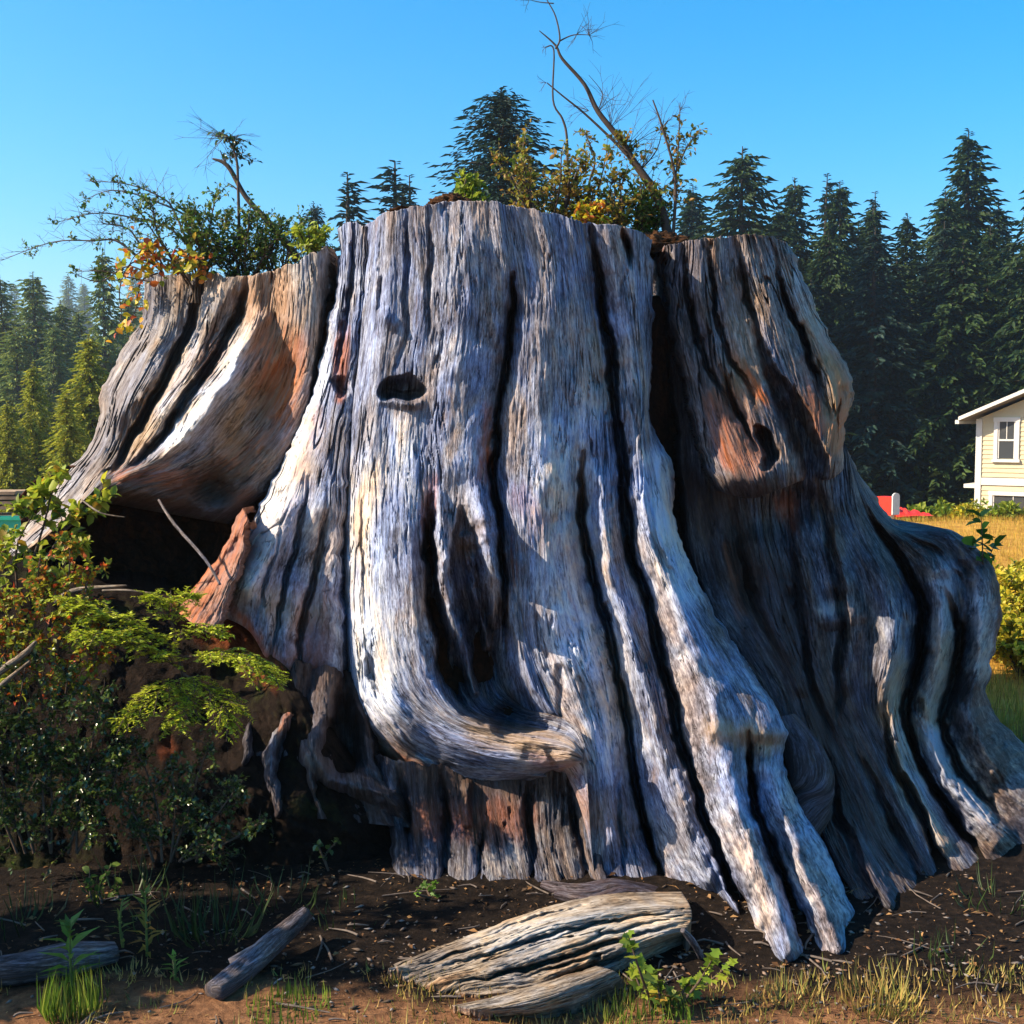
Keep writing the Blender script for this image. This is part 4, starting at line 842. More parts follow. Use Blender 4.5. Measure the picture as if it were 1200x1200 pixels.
M['saffron'] = leaf_mat('yellow_green_leaf', [(0.12, 0.20, 0.02), (0.26, 0.32, 0.03), (0.40, 0.38, 0.03), (0.18, 0.26, 0.02), (0.42, 0.20, 0.02)])

# ------------------------------------------------------------------ plants growing on the stump
def bush(seed, name, label, x, y, d, nst, hpx, spread, tpl, leaves, L, W, leafmat, ntw=14, tl=0.16, group=None, stemmat=None, cat='shrub', r0=0.006, lean=(0, 0), f0=0.15, sub=1, bare=0.0, up=0.45):
    p = Plant(seed); b = np.array(PT(x, y, d)); h = hpx / F * d
    for k in range(nst):
        a = p.r.rand() * 6.28; s = spread * h * (0.3 + 0.8 * p.r.rand()); hh = h * (0.55 + 0.5 * p.r.rand())
        e = b + np.array([math.cos(a) * s + lean[0] * h, math.sin(a) * s * 0.8 + lean[1] * h, hh]); b0 = b + np.array([math.cos(a), math.sin(a), 0]) * spread * h * 0.12
        m = (b0 + e) / 2 + np.array([math.cos(a) * s * 0.1, 0, hh * 0.10]) + p.r.randn(3) * 0.05 * h
        p.stem([b0 - np.array([0, 0, 0.08]), b0, m, e], [r0 * 1.1, r0, r0 * 0.7, r0 * 0.3], 5, 4)
        p.along([b0, m, e], ntw, f0, tl, tpl, leaves, L, W, r0 * 0.4, up=up, sub=sub, bare=bare)
    return p.build(name, label, cat, tuple(b), leafmat, stemmat or M['stem'], group)
def fan(p, q, n, length, d0, r0=0.0022, sub=2, spread=0.5, droop=0.05):
    """bare twigs spreading from point q"""
    for k in range(n):
        t = p.twig(q, np.array(d0) + spread * p.r.randn(3), length * (0.5 + 0.7 * p.r.rand()), r0, 0.3, 5, 3, droop)
        for j in range(sub): p.twig(t[1 + p.r.randint(4)], nrm(t[-1] - t[0]) + 0.6 * p.r.randn(3), length * 0.4, r0 * 0.6, 0.3, 3, 3, droop)
# leaning snag
p = Plant(21); d = 5.95
tr = pp([(348,305),(342,294),(315,261),(288,231),(267,195),(249,186)], d); p.stem(tr, [.022,.020,.016,.013,.011,.004], 7, 6)
p.stem(pp([(267,195),(262,186),(258,176)], d), [.007,.004,.002]); p.stem(pp([(278,222),(270,216),(266,214)], d), [.004,.003,.001])
vs = pp([(280,300),(280,262),(279,220),(277,186),(267,162)], d - 0.05); p.stem(vs, [.009,.008,.007,.006,.003], 6, 5)
for c, n in ((vs[-1], 16), (np.array(PT(277,182,d)), 14)):
    for k in range(n):
        t = p.twig(c + p.r.randn(3) * 0.01, p.r.randn(3) * np.array([1, 0.8, 0.25]), 0.06 + 0.05 * p.r.rand(), 0.002); p.leafy(t, 7, 'rhomb', 0.024, 0.014)
fan(p, np.array(PT(262,162,d)), 12, 0.20, (-1.0, 0, 0.15), 0.0016, 3); fan(p, np.array(PT(270,160,d)), 6, 0.16, (1.0, 0, 0.2), 0.0016, 2); fan(p, np.array(PT(270,184,d)), 6, 0.16, (-1, 0, 0.1), 0.0014, 1)
p.along(vs, 12, 0.1, 0.06, 'rhomb', 3, 0.02, 0.012, 0.0015)
p.build('snag', 'dark leaning dead branch with two small leaf tufts at its top', 'snag', tuple(tr[0]), M['huckle_dark'], M['stem'])
# arching bare-twigged huckleberry at the notched end
p = Plant(22); d = 5.9; b = np.array(PT(238,312,d))
for pl in ([(240,312),(228,262),(182,236),(132,223),(92,238)], [(238,312),(200,268),(150,254),(110,250),(62,262)], [(160,300),(136,282),(110,282),(60,284),(0,306)], [(230,310),(205,250),(190,232),(150,216),(100,212)], [(210,310),(170,292),(150,268),(120,262)]):
    q = pp(pl, d); p.stem(q, [.007,.0055,.004,.0028,.0012][:len(q)], 4, 5); p.along(q, 26, 0.3, 0.16, 'rhomb', 0, 0, 0, 0.0014, up=0.15, out=0.6, sub=2); p.along(q, 14, 0.05, 0.09, 'rhomb', 9, 0.022, 0.013, 0.002, up=0.3)
for pl in ([(178,330),(150,325),(125,318),(88,318)], [(180,325),(150,312),(118,330),(90,322)]):
    q = pp(pl, d - 0.1); p.stem(q, [.005,.004,.003,.0015], 4, 5); p.along(q, 10, 0.1, 0.09, 'rhomb', 12, 0.022, 0.013, 0.002); p.along(q, 10, 0.4, 0.13, 'rhomb', 0, 0, 0, 0.0012, up=0.0, sub=1)
p.build('huckleberry_shrub', 'shrub with long bare twigs arching out beyond the notched stump end', 'shrub', tuple(b), M['huckle'], M['greystem'])
bush(23, 'huckleberry_shrub', 'dense dark green leafy shrub at the foot of the thin upright snag stem', 285, 336, 5.85, 12, 78, 0.7, 'rhomb', 7, 0.022, 0.014, M['huckle'], 18, 0.12)
bush(24, 'huckleberry_shrub', 'leafy green shrub between the orange leaves and the snag', 228, 336, 5.8, 11, 96, 0.6, 'rhomb', 8, 0.022, 0.014, M['huckle'], 18, 0.13, lean=(-0.2, 0))
bush(25, 'huckleberry_shrub', 'open twiggy shrub right under the leaning snag trunk', 328, 332, 5.9, 8, 84, 0.5, 'rhomb', 9, 0.020, 0.012, M['huckle'], 12, 0.13)
p = Plant(26); b = np.array(PT(185,322,5.75))
for pl in ([(190,318),(170,305),(150,312),(140,340),(142,372),(132,392)], [(195,318),(180,296),(160,298),(148,318)], [(185,320),(165,330),(160,360),(150,382)], [(200,316),(215,304),(232,310)], [(190,318),(180,300),(170,288)], [(215,314),(225,300),(240,312),(238,318)]):
    q = pp(pl, 5.66); p.stem(q, np.linspace(.005, .002, len(q)), 4, 4)
    c = crspline(np.array(q), np.linspace(0, len(q) - 1, 30))
    for k in range(44):
        i = p.r.randint(2, 30); dd = p.r.randn(3) + np.array([-0.2, -0.5, -0.2]); sz = 0.026 + 0.024 * p.r.rand()
        p.leaf('oval', c[i] + p.r.randn(3) * 0.03, dd, np.array([0, -0.8, 0.6]) + 0.5 * p.r.randn(3), sz, sz * 0.72)
p.build('trailing_salal', 'trailing plant with round yellow and orange leaves hanging over the stump edge', 'plant', tuple(b), M['autumn'], M['stem'])
bush(27, 'lime_shrub', 'small bright lime-green sprig in the gap beside the snag foot', 366, 298, 5.5, 6, 26, 0.7, 'oval', 7, 0.03, 0.016, M['lime'], 7, 0.07)
# leaning dead stems with thin leaves at the cleft
p = Plant(31); d = 5.75
main = pp([(784,292),(781,267),(768,227),(741,187),(728,165),(701,131),(685,99),(659,69),(651,53),(632,36)], d)
p.stem(main, [.026,.024,.021,.017,.014,.012,.009,.007,.005,.002], 7, 5)
for pl, rr in (([(651,57),(656,45),(651,19),(641,0),(634,-14)], .005), ([(656,48),(672,41),(692,41)], .004), ([(649,4),(630,2),(612,-3)], .003), ([(665,232),(665,205),(664,160),(659,139),(648,117),(649,59),(640,55)], .008),
               ([(735,182),(717,163),(685,133),(659,112),(641,97)], .008), ([(689,250),(691,213),(697,187),(685,155)], .008), ([(789,275),(791,208),(776,149),(765,117)], .009), ([(787,215),(803,176),(816,157)], .006), ([(790,230),(795,170),(797,120)], .005),
               ([(768,227),(740,236),(722,250)], .008), ([(750,200),(770,175),(778,140)], .004), ([(700,131),(706,110),(690,88)], .003)):
    q = pp(pl, d + 0.05 * p.r.randn()); p.stem(q, np.linspace(rr, rr * 0.35, len(q)), 5, 5)
for x, y, n, l, dd in ((690,41,10,0.14,(0.2,0,0.6)), (676,40,5,0.12,(0.2,0,0.8)), (701,131,6,0.22,(0.4,0,1)), (715,150,10,0.26,(0.5,0,1)), (735,175,10,0.26,(0.6,0,0.8)), (640,55,3,0.05,(-1,0,0)), (640,97,3,0.05,(-1,0,0.3)), (690,130,5,0.15,(-0.7,0,0.3)), (750,200,8,0.22,(0.6,0,0.8)),
                       (776,149,6,0.14,(0.2,0,1)), (797,130,4,0.1,(0.2,0,1)), (620,0,4,0.08,(-1,0,0.2))):
    fan(p, np.array(PT(x, y, d)), n, l, dd, 0.0016, 2, 0.45)
for pl, n, l in (([(784,280),(768,227),(741,187),(728,165)], 60, 0.13), ([(791,250),(791,208),(776,149)], 26, 0.1), ([(787,215),(803,176),(816,157)], 16, 0.08), ([(689,240),(697,187),(685,155)], 14, 0.09), ([(768,227),(740,236),(715,250)], 24, 0.12), ([(795,200),(797,130)], 10, 0.08)):
    p.along(pp(pl, d), n, 0.05, l, 'rhomb', 6, 0.026, 0.015, 0.002, up=0.35, sub=1, bare=0.25)
p.build('leaning_shrub', 'tall leaning shrub with bare crooked top stems rooted in the stump cleft', 'shrub', tuple(main[0]), M['autumn_small'], M['stem'])
bush(32, 'leafy_shrub', 'dense yellow-green shrub on the stump top in front of the spruce', 640, 285, 5.7, 15, 108, 0.72, 'oval', 5, 0.026, 0.017, M['autumn_small'], 18, 0.12)
bush(33, 'leafy_shrub', 'low airy shrub with turning leaves between the dense shrub and leaning stems', 712, 290, 5.65, 9, 82, 0.75, 'oval', 5, 0.024, 0.016, M['autumn_small'], 16, 0.11)
bush(34, 'leafy_shrub', 'small bright yellow sprig at the stump rim over the long groove', 690, 266, 5.2, 5, 24, 0.6, 'oval', 7, 0.032, 0.018, M['autumn'], 8, 0.06)
bush(35, 'leafy_shrub', 'small yellow-green sprig next to the humus clump on the rim', 552, 250, 5.35, 6, 38, 0.45, 'oval', 7, 0.028, 0.018, M['lime'], 9, 0.07)
bush(36, 'leafy_shrub', 'green leafy shrub filling the cleft below the leaning stems', 752, 300, 5.8, 10, 76, 0.6, 'rhomb', 9, 0.026, 0.015, M['huckle'], 14, 0.11)
def clump(name, label, cat, x, y, d, rx, rz, mat, seed):
    n = 26; th = np.linspace(0, 2 * np.pi, 40, endpoint=False)[:, None]; ph = np.linspace(0.02, np.pi / 2 * 1.25, n)[None, :]
    k = 0.55 + 0.9 * fbm(th * 5 + seed, ph * 7 + 0 * th, 88, 4)
    b = PT(x, y, d)
    V = np.stack([b.x + rx * np.sin(ph) * np.cos(th) * k, b.y + rx * 0.7 * np.sin(ph) * np.sin(th) * k, b.z + rz * np.cos(ph) * k + 0 * th], -1)
    idx = np.arange(40 * n).reshape(40, n); nx = np.roll(idx, -1, 0)
    Q = np.stack([idx[:, :-1], idx[:, 1:], nx[:, 1:], nx[:, :-1]], -1).reshape(-1, 4)
    o = mesh_obj(name, V.reshape(-1, 3), Q, mat, None, True); tag(o, label, cat); return o
clump('humus_clump', 'brown clump of needles and humus on the highest point of the rim', 'humus', 528, 241, 5.12, 0.085, 0.045, M['humus'], 1)
clump('humus_clump', 'flat reddish humus crust along the rim beside the thin lit ridges', 'humus', 486, 249, 5.14, 0.11, 0.02, M['humus'], 2)
clump('humus_clump', 'dark humus filling the top of the cleft under the leaning shrub', 'humus', 772, 292, 5.6, 0.16, 0.07, M['humus'], 3)

# ------------------------------------------------------------------ plants at the foot
# young hemlock
p = Plant(41); d = 4.62; b = np.array(PT(215,800,d + 0.05))
p.stem(pp([(218,830),(214,790),(204,745),(200,692)], d + 0.03), [.008,.007,.005,.002], 5, 5)
def frond(p, q, nt, tl, droop=0.3):
    c = crspline(np.array(q), np.linspace(0, len(q) - 1, 50)); p.stem(q, np.linspace(.0035, .001, len(q)), 4, 5)
    for k in range(nt):
        f = 0.06 + 0.92 * k / nt; i = int(f * 48); t = nrm(c[i + 1] - c[i]); sd = nrm(np.cross(t, [0, 0.25, 1.0])) * (1 if k % 2 else -1)
        l = tl * (1.05 - 0.75 * f) * (0.7 + 0.5 * p.r.rand()); dd = nrm(t * 0.8 + sd * 0.9 + np.array([0, 0, -0.1]) + 0.15 * p.r.randn(3))
        w = p.twig(c[i], dd, l, 0.0012, 0.12, 4, 3, 0.06)
        for m in range(int(l / 0.0042)):
            g = (m + p.r.rand()) / int(l / 0.0042) * (len(w) - 1.01); j = int(g); q0 = w[j] + (w[j + 1] - w[j]) * (g - j); td = nrm(w[j + 1] - w[j])
            s2 = nrm(np.cross(td, [0, 0.25, 1.0])) * (1 if m % 2 else -1)
            p.leaf('needle', q0, td * 0.55 + s2 + 0.25 * p.r.randn(3), np.array([0, 0.25, 1.0]) + 0.5 * p.r.randn(3), 0.018 * (0.7 + 0.5 * p.r.rand()), 0.0082)
def limb(p, q, n, l0, spread=0.75):
    c = crspline(np.array(q), np.linspace(0, len(q) - 1, 60)); p.stem(q, np.linspace(.006, .0015, len(q)), 5, 5)
    for k in range(n):
        f = 0.10 + 0.88 * (k + 0.4 * p.r.rand()) / n; i = int(f * 58); t = nrm(c[i + 1] - c[i]); sd = nrm(np.cross(t, [0.1, 0.1, 1.0])) * (1 if k % 2 else -1)
        l = l0 * (1.1 - 0.75 * f) * (0.7 + 0.5 * p.r.rand()); dd = nrm(t + spread * sd + 0.18 * p.r.randn(3)); e = c[i] + dd * l; m = c[i] + dd * l * 0.5
        frond(p, [c[i], m + np.array([0, 0, 0.012]), e + np.array([0, 0, -0.10 * l - 0.02 * p.r.rand()])], max(7, int(l / 0.013)), 0.075)
    frond(p, [c[-8], c[-4], c[-1] + (c[-1] - c[-5]) * 0.6], 8, 0.05)
for q, n, l0 in (([(214,770,d),(165,735,d - .08),(115,716,d - .14),(80,708,d - .16)], 22, 0.26), ([(214,785,d),(170,760,d - .12),(125,745,d - .22),(95,744,d - .28)], 18, 0.20), ([(216,770,d - .02),(260,768,d - .10),(295,780,d - .16),(322,796,d - .18)], 20, 0.22),
                 ([(214,795,d),(190,808,d - .12),(165,828,d - .2),(146,846,d - .24)], 14, 0.17), ([(216,790,d),(240,806,d - .12),(262,826,d - .2),(270,846,d - .22)], 14, 0.18), ([(214,795,d),(214,820,d - .14),(206,846,d - .2)], 12, 0.16), ([(203,735,d),(192,712,d - .05),(176,700,d - .08)], 9, 0.10), ([(203,730,d),(212,706,d - .03),(224,700,d - .05)], 8, 0.09),
                 ([(208,752,d),(235,738,d - .08),(262,742,d - .1)], 10, 0.12)):
    limb(p, [np.array(PT(*v)) for v in q], n, l0)
p.build('hemlock_sapling', 'bright green young hemlock with flat feathery branches against the red earth', 'sapling', tuple(b), M['hemlock'], M['stem'])
# bushes on the bank and at the left edge; unseen ones added outside the picture for shade
def spots(seed, name, label, pts, d, n, tl, tpl, leaves, L, W, leafmat, sub=1, r0=.006, bare=0.1, up=0.4, cat='shrub', group=None):
    p = Plant(seed); b = None
    for pl in pts:
        q = [np.array(v) for v in pp(pl, d)]
        if b is None: b = q[0]
        p.stem(q, np.linspace(r0, r0 * 0.35, len(q)), 5, 5); p.along(q, n, 0.12, tl, tpl, leaves, L, W, r0 * 0.35, up=up, sub=sub, bare=bare)
    return p.build(name, label, cat, tuple(b), leafmat, M['stem'], group)
spots(42, 'salal_shrub', 'yellow-green leafy shrub growing up over the grey root end by the lumber', [[(30,680),(50,620),(62,575),(75,560)], [(40,680),(70,630),(100,600),(118,590)], [(20,690),(20,640),(40,600),(45,580)], [(60,680),(80,650),(70,600)], [(10,690),(5,650),(20,615)]], 5.1, 12, 0.12, 'oval', 6, 0.05, 0.034, M['saffron'])
spots(43, 'red_tipped_shrub', 'twiggy shrub with tiny green, orange and red leaves on the bank', [[(60,830),(70,740),(80,680),(82,640)], [(50,830),(40,740),(60,680)], [(70,830),(95,760),(100,700),(104,668)], [(40,830),(20,760),(5,700)], [(60,830),(60,760),(45,690),(48,650)], [(75,830),(110,780),(112,740)], [(30,830),(10,780),(-10,740)]], 4.55, 28, 0.11, 'rhomb', 12, 0.025, 0.016, M['reddish'])
spots(44, 'glossy_dark_shrub', 'dense dark shrub with small glossy leaves covering the bank foot', [[(60,1000),(50,920),(70,850),(80,790)], [(40,1000),(20,920),(20,850),(30,780)], [(80,1000),(100,920),(110,860),(120,810)], [(20,1000),(-10,920),(-20,840)], [(90,1000),(130,930),(140,880)], [(60,1000),(60,920),(45,850)], [(30,1000),(0,900),(5,820)], [(90,1000),(90,940),(90,880)]], 4.4, 36, 0.13, 'rhomb', 14, 0.020, 0.013, M['huckle_dark'], sub=2)
spots(48, 'glossy_dark_shrub', 'dark sprawling shrub added to darken the bank face right below the hemlock', [[(190,1010),(185,950),(170,900),(150,870)], [(200,1010),(220,950),(235,900),(245,875)], [(210,1010),(250,960),(280,920)], [(180,1010),(160,960),(140,930)], [(200,1010),(205,950),(200,890)], [(215,1010),(270,985),(310,960)]], 4.42, 26, 0.12, 'rhomb', 12, 0.019, 0.012, M['huckle_dark'], sub=2)  # added so its dark leaves stand in for shade on the bank
def shade_bush(seed, X, Y, h, sp, label, mat, n=16):  # unseen shrub, put out of view to shade the foreground
    p = Plant(seed); b = np.array([X, Y, float(zt(X, Y))])
    for k in range(n):
        a = p.r.rand() * 6.28; s = sp * (0.2 + 0.9 * p.r.rand()); e = b + np.array([math.cos(a) * s, math.sin(a) * s, h * (0.5 + 0.5 * p.r.rand())]); m = (b + e) / 2 + np.array([0, 0, 0.12 * h])
        p.stem([b, m, e], [.014, .009, .003], 5, 4); p.along([b, m, e], 34, 0.12, 0.26, 'oval', 12, 0.055, 0.034, 0.003, sub=2)
    return p.build('shade_shrub', label, 'shrub', tuple(b), mat, M['stem'])
shade_bush(45, -3.0, 3.45, 2.0, 0.42, 'tall unseen shrub added beside the bank to shade the ground before the stump', M['huckle'])
shade_bush(46, -2.6, 3.6, 1.0, 0.30, 'lower unseen shrub added for shade in front of the tall one by the bank', M['huckle'], 12)
shade_bush(47, -3.9, 3.4, 2.5, 0.45, 'tallest unseen shrub added for shade at the far end of the bank', M['huckle'])
# sticks lying on the bank and roots of it
def stick(name, label, pts, rr, mat=None, cat='branch', seed=0, ns=8):
    o = tube_obj(name, [PT(*q) for q in pts], rr, mat or M['log'], None, ns, seed, 0.35, 8); tag(o, label, cat); return o
stick('dead_branch', 'thin pale crooked branch lying along the dark cave sill', [(65,705,4.95),(80,695,4.92),(100,690,4.9),(148,686,4.85)], [.010,.012,.010,.003])
stick('dead_branch', 'finer pale twig beside the branch on the cave sill', [(120,692,4.86),(150,692,4.84),(185,696,4.82)], [.004,.005,.002])
stick('dead_branch', 'grey-brown stick standing in the cave against the red splinter', [(258,685,4.84),(240,655,4.9),(205,615,5.05),(186,586,5.15)], [.005,.006,.007,.006], M['wood_brown'])
stick('dead_twig', 'small pale twig curling from a yellow leaf at the cave mouth', [(96,586,5.05),(112,598,5.0),(125,603,4.98),(146,606,4.95)], [.004,.004,.003,.002])
stick('dead_branch', 'pale grey branches lying on the bank under the red-tipped shrub', [(-20,802,4.45),(10,780,4.42),(30,765,4.4),(42,752,4.38)], [.012,.014,.012,.006])
stick('dead_branch', 'second thin branch crossing below the pale ones under the red-tipped shrub', [(-20,825,4.4),(5,800,4.38),(35,775,4.36)], [.008,.009,.005])
stick('mossy_branch', 'thick broken grey-brown branch leaning on the ground below the bank', [(250,1162,gd(1162, 0.03)),(285,1135,gd(1135, 0.05)),(320,1104,gd(1104, 0.07)),(358,1072,gd(1072, 0.10))], [.035,.04,.036,.028], M['wood_brown'], 'branch', 4, 14)
tube_obj('stub', [PT(270,1130,gd(1130, 0.05)), PT(292,1118,gd(1118, 0.07)), PT(306,1108,gd(1108, 0.08))], [.018, .02, .016], M['wood_brown'], bpy.data.objects['mossy_branch'], 10, 5)
stick('rotten_log', 'short weathered rotten log lying behind the tall green weed', [(-30,1142,gd(1142, 0.04)),(20,1136,gd(1136, 0.05)),(80,1126,gd(1126, 0.05)),(136,1116,gd(1116, 0.04))], [.045,.05,.05,.03], M['wood_brown'], 'log', 6, 18)
# weathered split log in front of the toes
def dh(l, hs): return [(x, y, gd(y, h)) for (x, y), h in zip(l, hs)]
SL = [dh([(450,1134),(560,1092),(650,1060),(720,1047),(798,1045)], [0, .03, .05, .06, .05]), dh([(462,1142),(570,1104),(655,1075),(740,1062),(808,1060)], [.01, .07, .10, .11, .11]),
      dh([(500,1150),(600,1122),(680,1096),(750,1080),(811,1074)], [.01, .07, .10, .11, .11]), dh([(530,1158),(620,1142),(695,1118),(760,1098),(806,1087)], [.01, .05, .08, .09, .09]), dh([(560,1176),(640,1164),(710,1138),(768,1110),(800,1098)], [-.02, .0, .02, .03, .03]),
      dh([(570,1186),(650,1178),(715,1152),(770,1124),(800,1110)], [-.04, -.04, -.03, -.02, -.02])]
st = G([(520,1132),(600,1110),(680,1086),(800,1066)], 3.5, 0.07, 2.5) + G([(540,1152),(620,1133),(700,1108),(805,1080)], 4, 0.09, 2.5) + G([(600,1168),(680,1140),(760,1106)], 5, 0.08, 2.5)
st += G([(560,1100),(640,1072),(720,1056)], 3, 0.05, 3) + G([(640,1118),(720,1092),(800,1072)], 3, 0.05, 3) + G([(600,1146),(660,1130),(720,1112)], 3, 0.06, 3) + G([(480,1136),(540,1116),(600,1096)], 3, 0.05, 3) + [([(700,1120,8,0.05),(690,1135,6,0.05)], 1)]
o = surface('split_log', SL, 130, 300, M['log'], None, st, [([(560,1100,30,0.6),(700,1085,40,0.8),(780,1080,30,0.8)], 1)], edge=(0.02, 0.02), edgew=(6, 6), wrap=0.03, top=0.01, seed=14, rag=14, grain=1.8, flute=0.8, checks=1.6, lip=0.03, wdrop=0.12)
tag(o, 'pale split log slab with layered weathered grain lying before the root toes', 'log')
SL2 = [dh([(530,1178),(580,1168),(640,1150),(700,1132)], [.02, .05, .07, .06]), dh([(560,1184),(610,1176),(670,1158),(720,1138)], [.03, .08, .10, .08]), dh([(590,1192),(640,1186),(690,1170),(730,1148)], [-.02, .02, .03, .03])]
o = surface('split_log', SL2, 60, 160, M['log'], None, [], [], edge=(0.02, 0.02), edgew=(6, 6), wrap=0.02, top=0.01, seed=15, rag=0, grain=1.2, lip=0.02, wdrop=0.08)
tag(o, 'narrow split strip lying along the lower side of the pale log slab', 'log')
stick('broken_stick', 'short dark broken stick standing at the square end of the log', [(822,1122,gd(1122, 0.0)),(812,1104,gd(1118, 0.05)),(800,1090,gd(1114, 0.09))], [.010,.011,.008], M['wood_brown'])

# weeds
def weed(seed, name, label, x, y, hpx, n, tpl, L, W, mat, lean=0.0, d=None, pairs=True, cat='weed', group=None):
    p = Plant(seed); d = d or gd(y, 0.0); b = np.array(PT(x, y, d)); h = hpx / F * d
    t = b + np.array([lean * h, 0, h]); m = (b + t) / 2 + p.r.randn(3) * 0.03 * h; p.stem([b - np.array([0, 0, .02]), m, t], [.005, .004, .002], 5, 5)
    c = crspline(np.array([b, m, t]), np.linspace(0, 2, n + 2))
    for k in range(1, n + 1):
        a = k * 2.399 + 0.4 * p.r.randn(); f = k / n
        for j in range(2 if pairs else 1):
            aa = a + j * math.pi; up = 0.25 + 0.7 * f
            p.leaf(tpl, c[k], np.array([math.cos(aa), math.sin(aa), up]), np.array([-math.cos(aa) * up, -math.sin(aa) * up, 1.0]) + 0.2 * p.r.randn(3), L * (0.55 + 0.5 * math.sin(math.pi * (0.15 + 0.8 * f))), W)
    return p.build(name, label, cat, tuple(b), mat, M['greenstem'], group)
weed(51, 'tall_weed', 'tall sunlit green weed with long narrow leaves standing before the rotten log', 84, 1160, 84, 12, 'lance', 0.10, 0.024, M['weed'])
weed(52, 'tall_weed', 'yellowing weed with upright narrow leaves in the shade of the bank', 172, 1120, 80, 11, 'lance', 0.07, 0.016, M['autumn_small'])
weed(53, 'tall_weed', 'small weed with drooping pale leaves by the broken branch', 205, 1150, 34, 6, 'lance', 0.05, 0.014, M['weed'])
weed(54, 'tall_weed', 'slim weed beside the yellowing one in the shade of the bank', 145, 1110, 60, 9, 'lance', 0.05, 0.012, M['huckle'])
def leafweed(seed, label, x, y, tops, L, mat=None, tpl='lobed', name='leafy_weed', d=None):
    p = Plant(seed); d = d or gd(y, 0.0); b = np.array(PT(x, y, d))
    for tx, ty in tops:
        e = np.array(PT(tx, ty, d + 0.06 * p.r.randn())); m = (b + e) / 2 + p.r.randn(3) * 0.02
        p.stem([b, m, e], [.005, .004, .0015], 5, 5); c = crspline(np.array([b, m, e]), np.linspace(0, 2, 14))
        for k in range(4, 14):
            for j in range(2 if k > 8 else 1):
                dd = p.r.randn(3) * np.array([1, 1, 0.4]) + np.array([0, -0.2, 0.35]); s = L * (0.6 + 0.6 * p.r.rand())
                p.leaf(tpl, c[k], dd, np.array([0, -0.3, 1.0]) + 0.4 * p.r.randn(3), s, s * 0.8)
    return p.build(name, label, 'weed', tuple(b), mat or M['lime'], M['stem'])
leafweed(55, 'sunlit yellow-green seedling with lobed leaves in front of the log end', 765, 1180, [(736,1096),(742,1130),(760,1140)], 0.045)
leafweed(56, 'spreading seedling with lobed leaves and bare brown stem near the toe tips', 795, 1180, [(836,1122),(858,1128),(815,1150)], 0.04)
leafweed(57, 'low seedling with browning leaves between two sunlit ones', 780, 1185, [(770,1150),(800,1158),(790,1166)], 0.035, M['autumn_small'])
leafweed(58, 'tiny clover-like sprout at the foot of the shaded lower roots', 505, 1052, [(497,1036),(512,1034),(506,1042)], 0.02, M['weed'])
leafweed(59, 'slender sapling with dark green leaves on thin stem over the far root', 1150, 700, [(1150,606),(1140,640),(1165,640)], 0.075, M['weed'], 'oval', 'young_sapling', d=5.6)

# grass
def tuft(p, x, y, n, h, sp, lean=0.35):
    z = float(zt(x, y))
    for k in range(n):
        a = p.r.rand() * 6.28; r = sp * p.r.rand() ** 0.5; d = np.array([math.cos(a) * lean * p.r.rand(), math.sin(a) * lean * p.r.rand(), 1.0])
        p.leaf('lance', np.array([x + r * math.cos(a), y + r * math.sin(a), z - 0.01]), d, np.array([math.cos(a), math.sin(a), 0.2]), h * (0.5 + 0.7 * p.r.rand()), 0.0035 + 0.0025 * p.r.rand())
def tuftpx(seed, label, x, y, n, h, sp, mat, lean=0.5):
    p = Plant(seed); g = PT(x, y, gd(y)); tuft(p, g.x, g.y, n, h, sp, lean); return p.build('grass_tuft', label, 'grass tuft', (g.x, g.y, 0), mat, M['stem'], leafname='blades')
tuftpx(61, 'bright green grass tuft at the foot of the tall narrow-leaved weed', 82, 1196, 130, 0.14, 0.07, M['grass'])
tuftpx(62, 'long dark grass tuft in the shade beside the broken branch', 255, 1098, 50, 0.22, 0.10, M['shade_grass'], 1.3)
tuftpx(63, 'fine dry grass tuft near the tips of the big root toes', 1030, 1180, 120, 0.11, 0.10, M['dry'], 1.2)
tuftpx(64, 'dry grass tuft under the shaded root flare at the path edge', 925, 1170, 80, 0.08, 0.09, M['dry'], 1.4)
tuftpx(65, 'short green grass tuft in the sunlit leaf litter', 338, 1184, 150, 0.06, 0.12, M['grass'])
tuftpx(66, 'yellowing grass tuft right below the sunlit seedlings', 760, 1196, 140, 0.07, 0.13, M['grass'])
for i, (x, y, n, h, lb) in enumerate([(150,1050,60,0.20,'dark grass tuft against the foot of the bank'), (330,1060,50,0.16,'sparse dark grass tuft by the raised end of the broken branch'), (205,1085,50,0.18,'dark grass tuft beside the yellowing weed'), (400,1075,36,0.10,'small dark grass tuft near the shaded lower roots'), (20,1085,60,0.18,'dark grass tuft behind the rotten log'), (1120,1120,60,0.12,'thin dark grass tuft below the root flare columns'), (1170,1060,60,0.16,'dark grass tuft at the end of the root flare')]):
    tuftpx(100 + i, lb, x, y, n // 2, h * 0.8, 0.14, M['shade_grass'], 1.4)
for i, (x, y, tops, L, m, lb) in enumerate([(230,1010,[(215,970),(240,965),(255,985)],0.03,'huckle_dark','dark leafy sprout on the bank face below the hemlock'), (330,1000,[(318,965),(345,970)],0.028,'huckle_dark','dark leafy sprout on the mossy bank by the knotted roots'), (120,1060,[(105,1020),(130,1015),(140,1035)],0.03,'huckle','small leafy weed between the dark shrub and the grass'), (180,1000,[(165,960),(190,955)],0.03,'huckle_dark','dark leafy sprout beside the glossy shrub'), (385,1020,[(372,990),(396,985)],0.024,'huckle_dark','small dark sprout under the curled root shelf')]):
    leafweed(120 + i, lb, x, y, tops, L, M[m], 'oval', d=gd(min(y, 1060)) - (0.0 if y > 1030 else 0.05))
p = Plant(73)
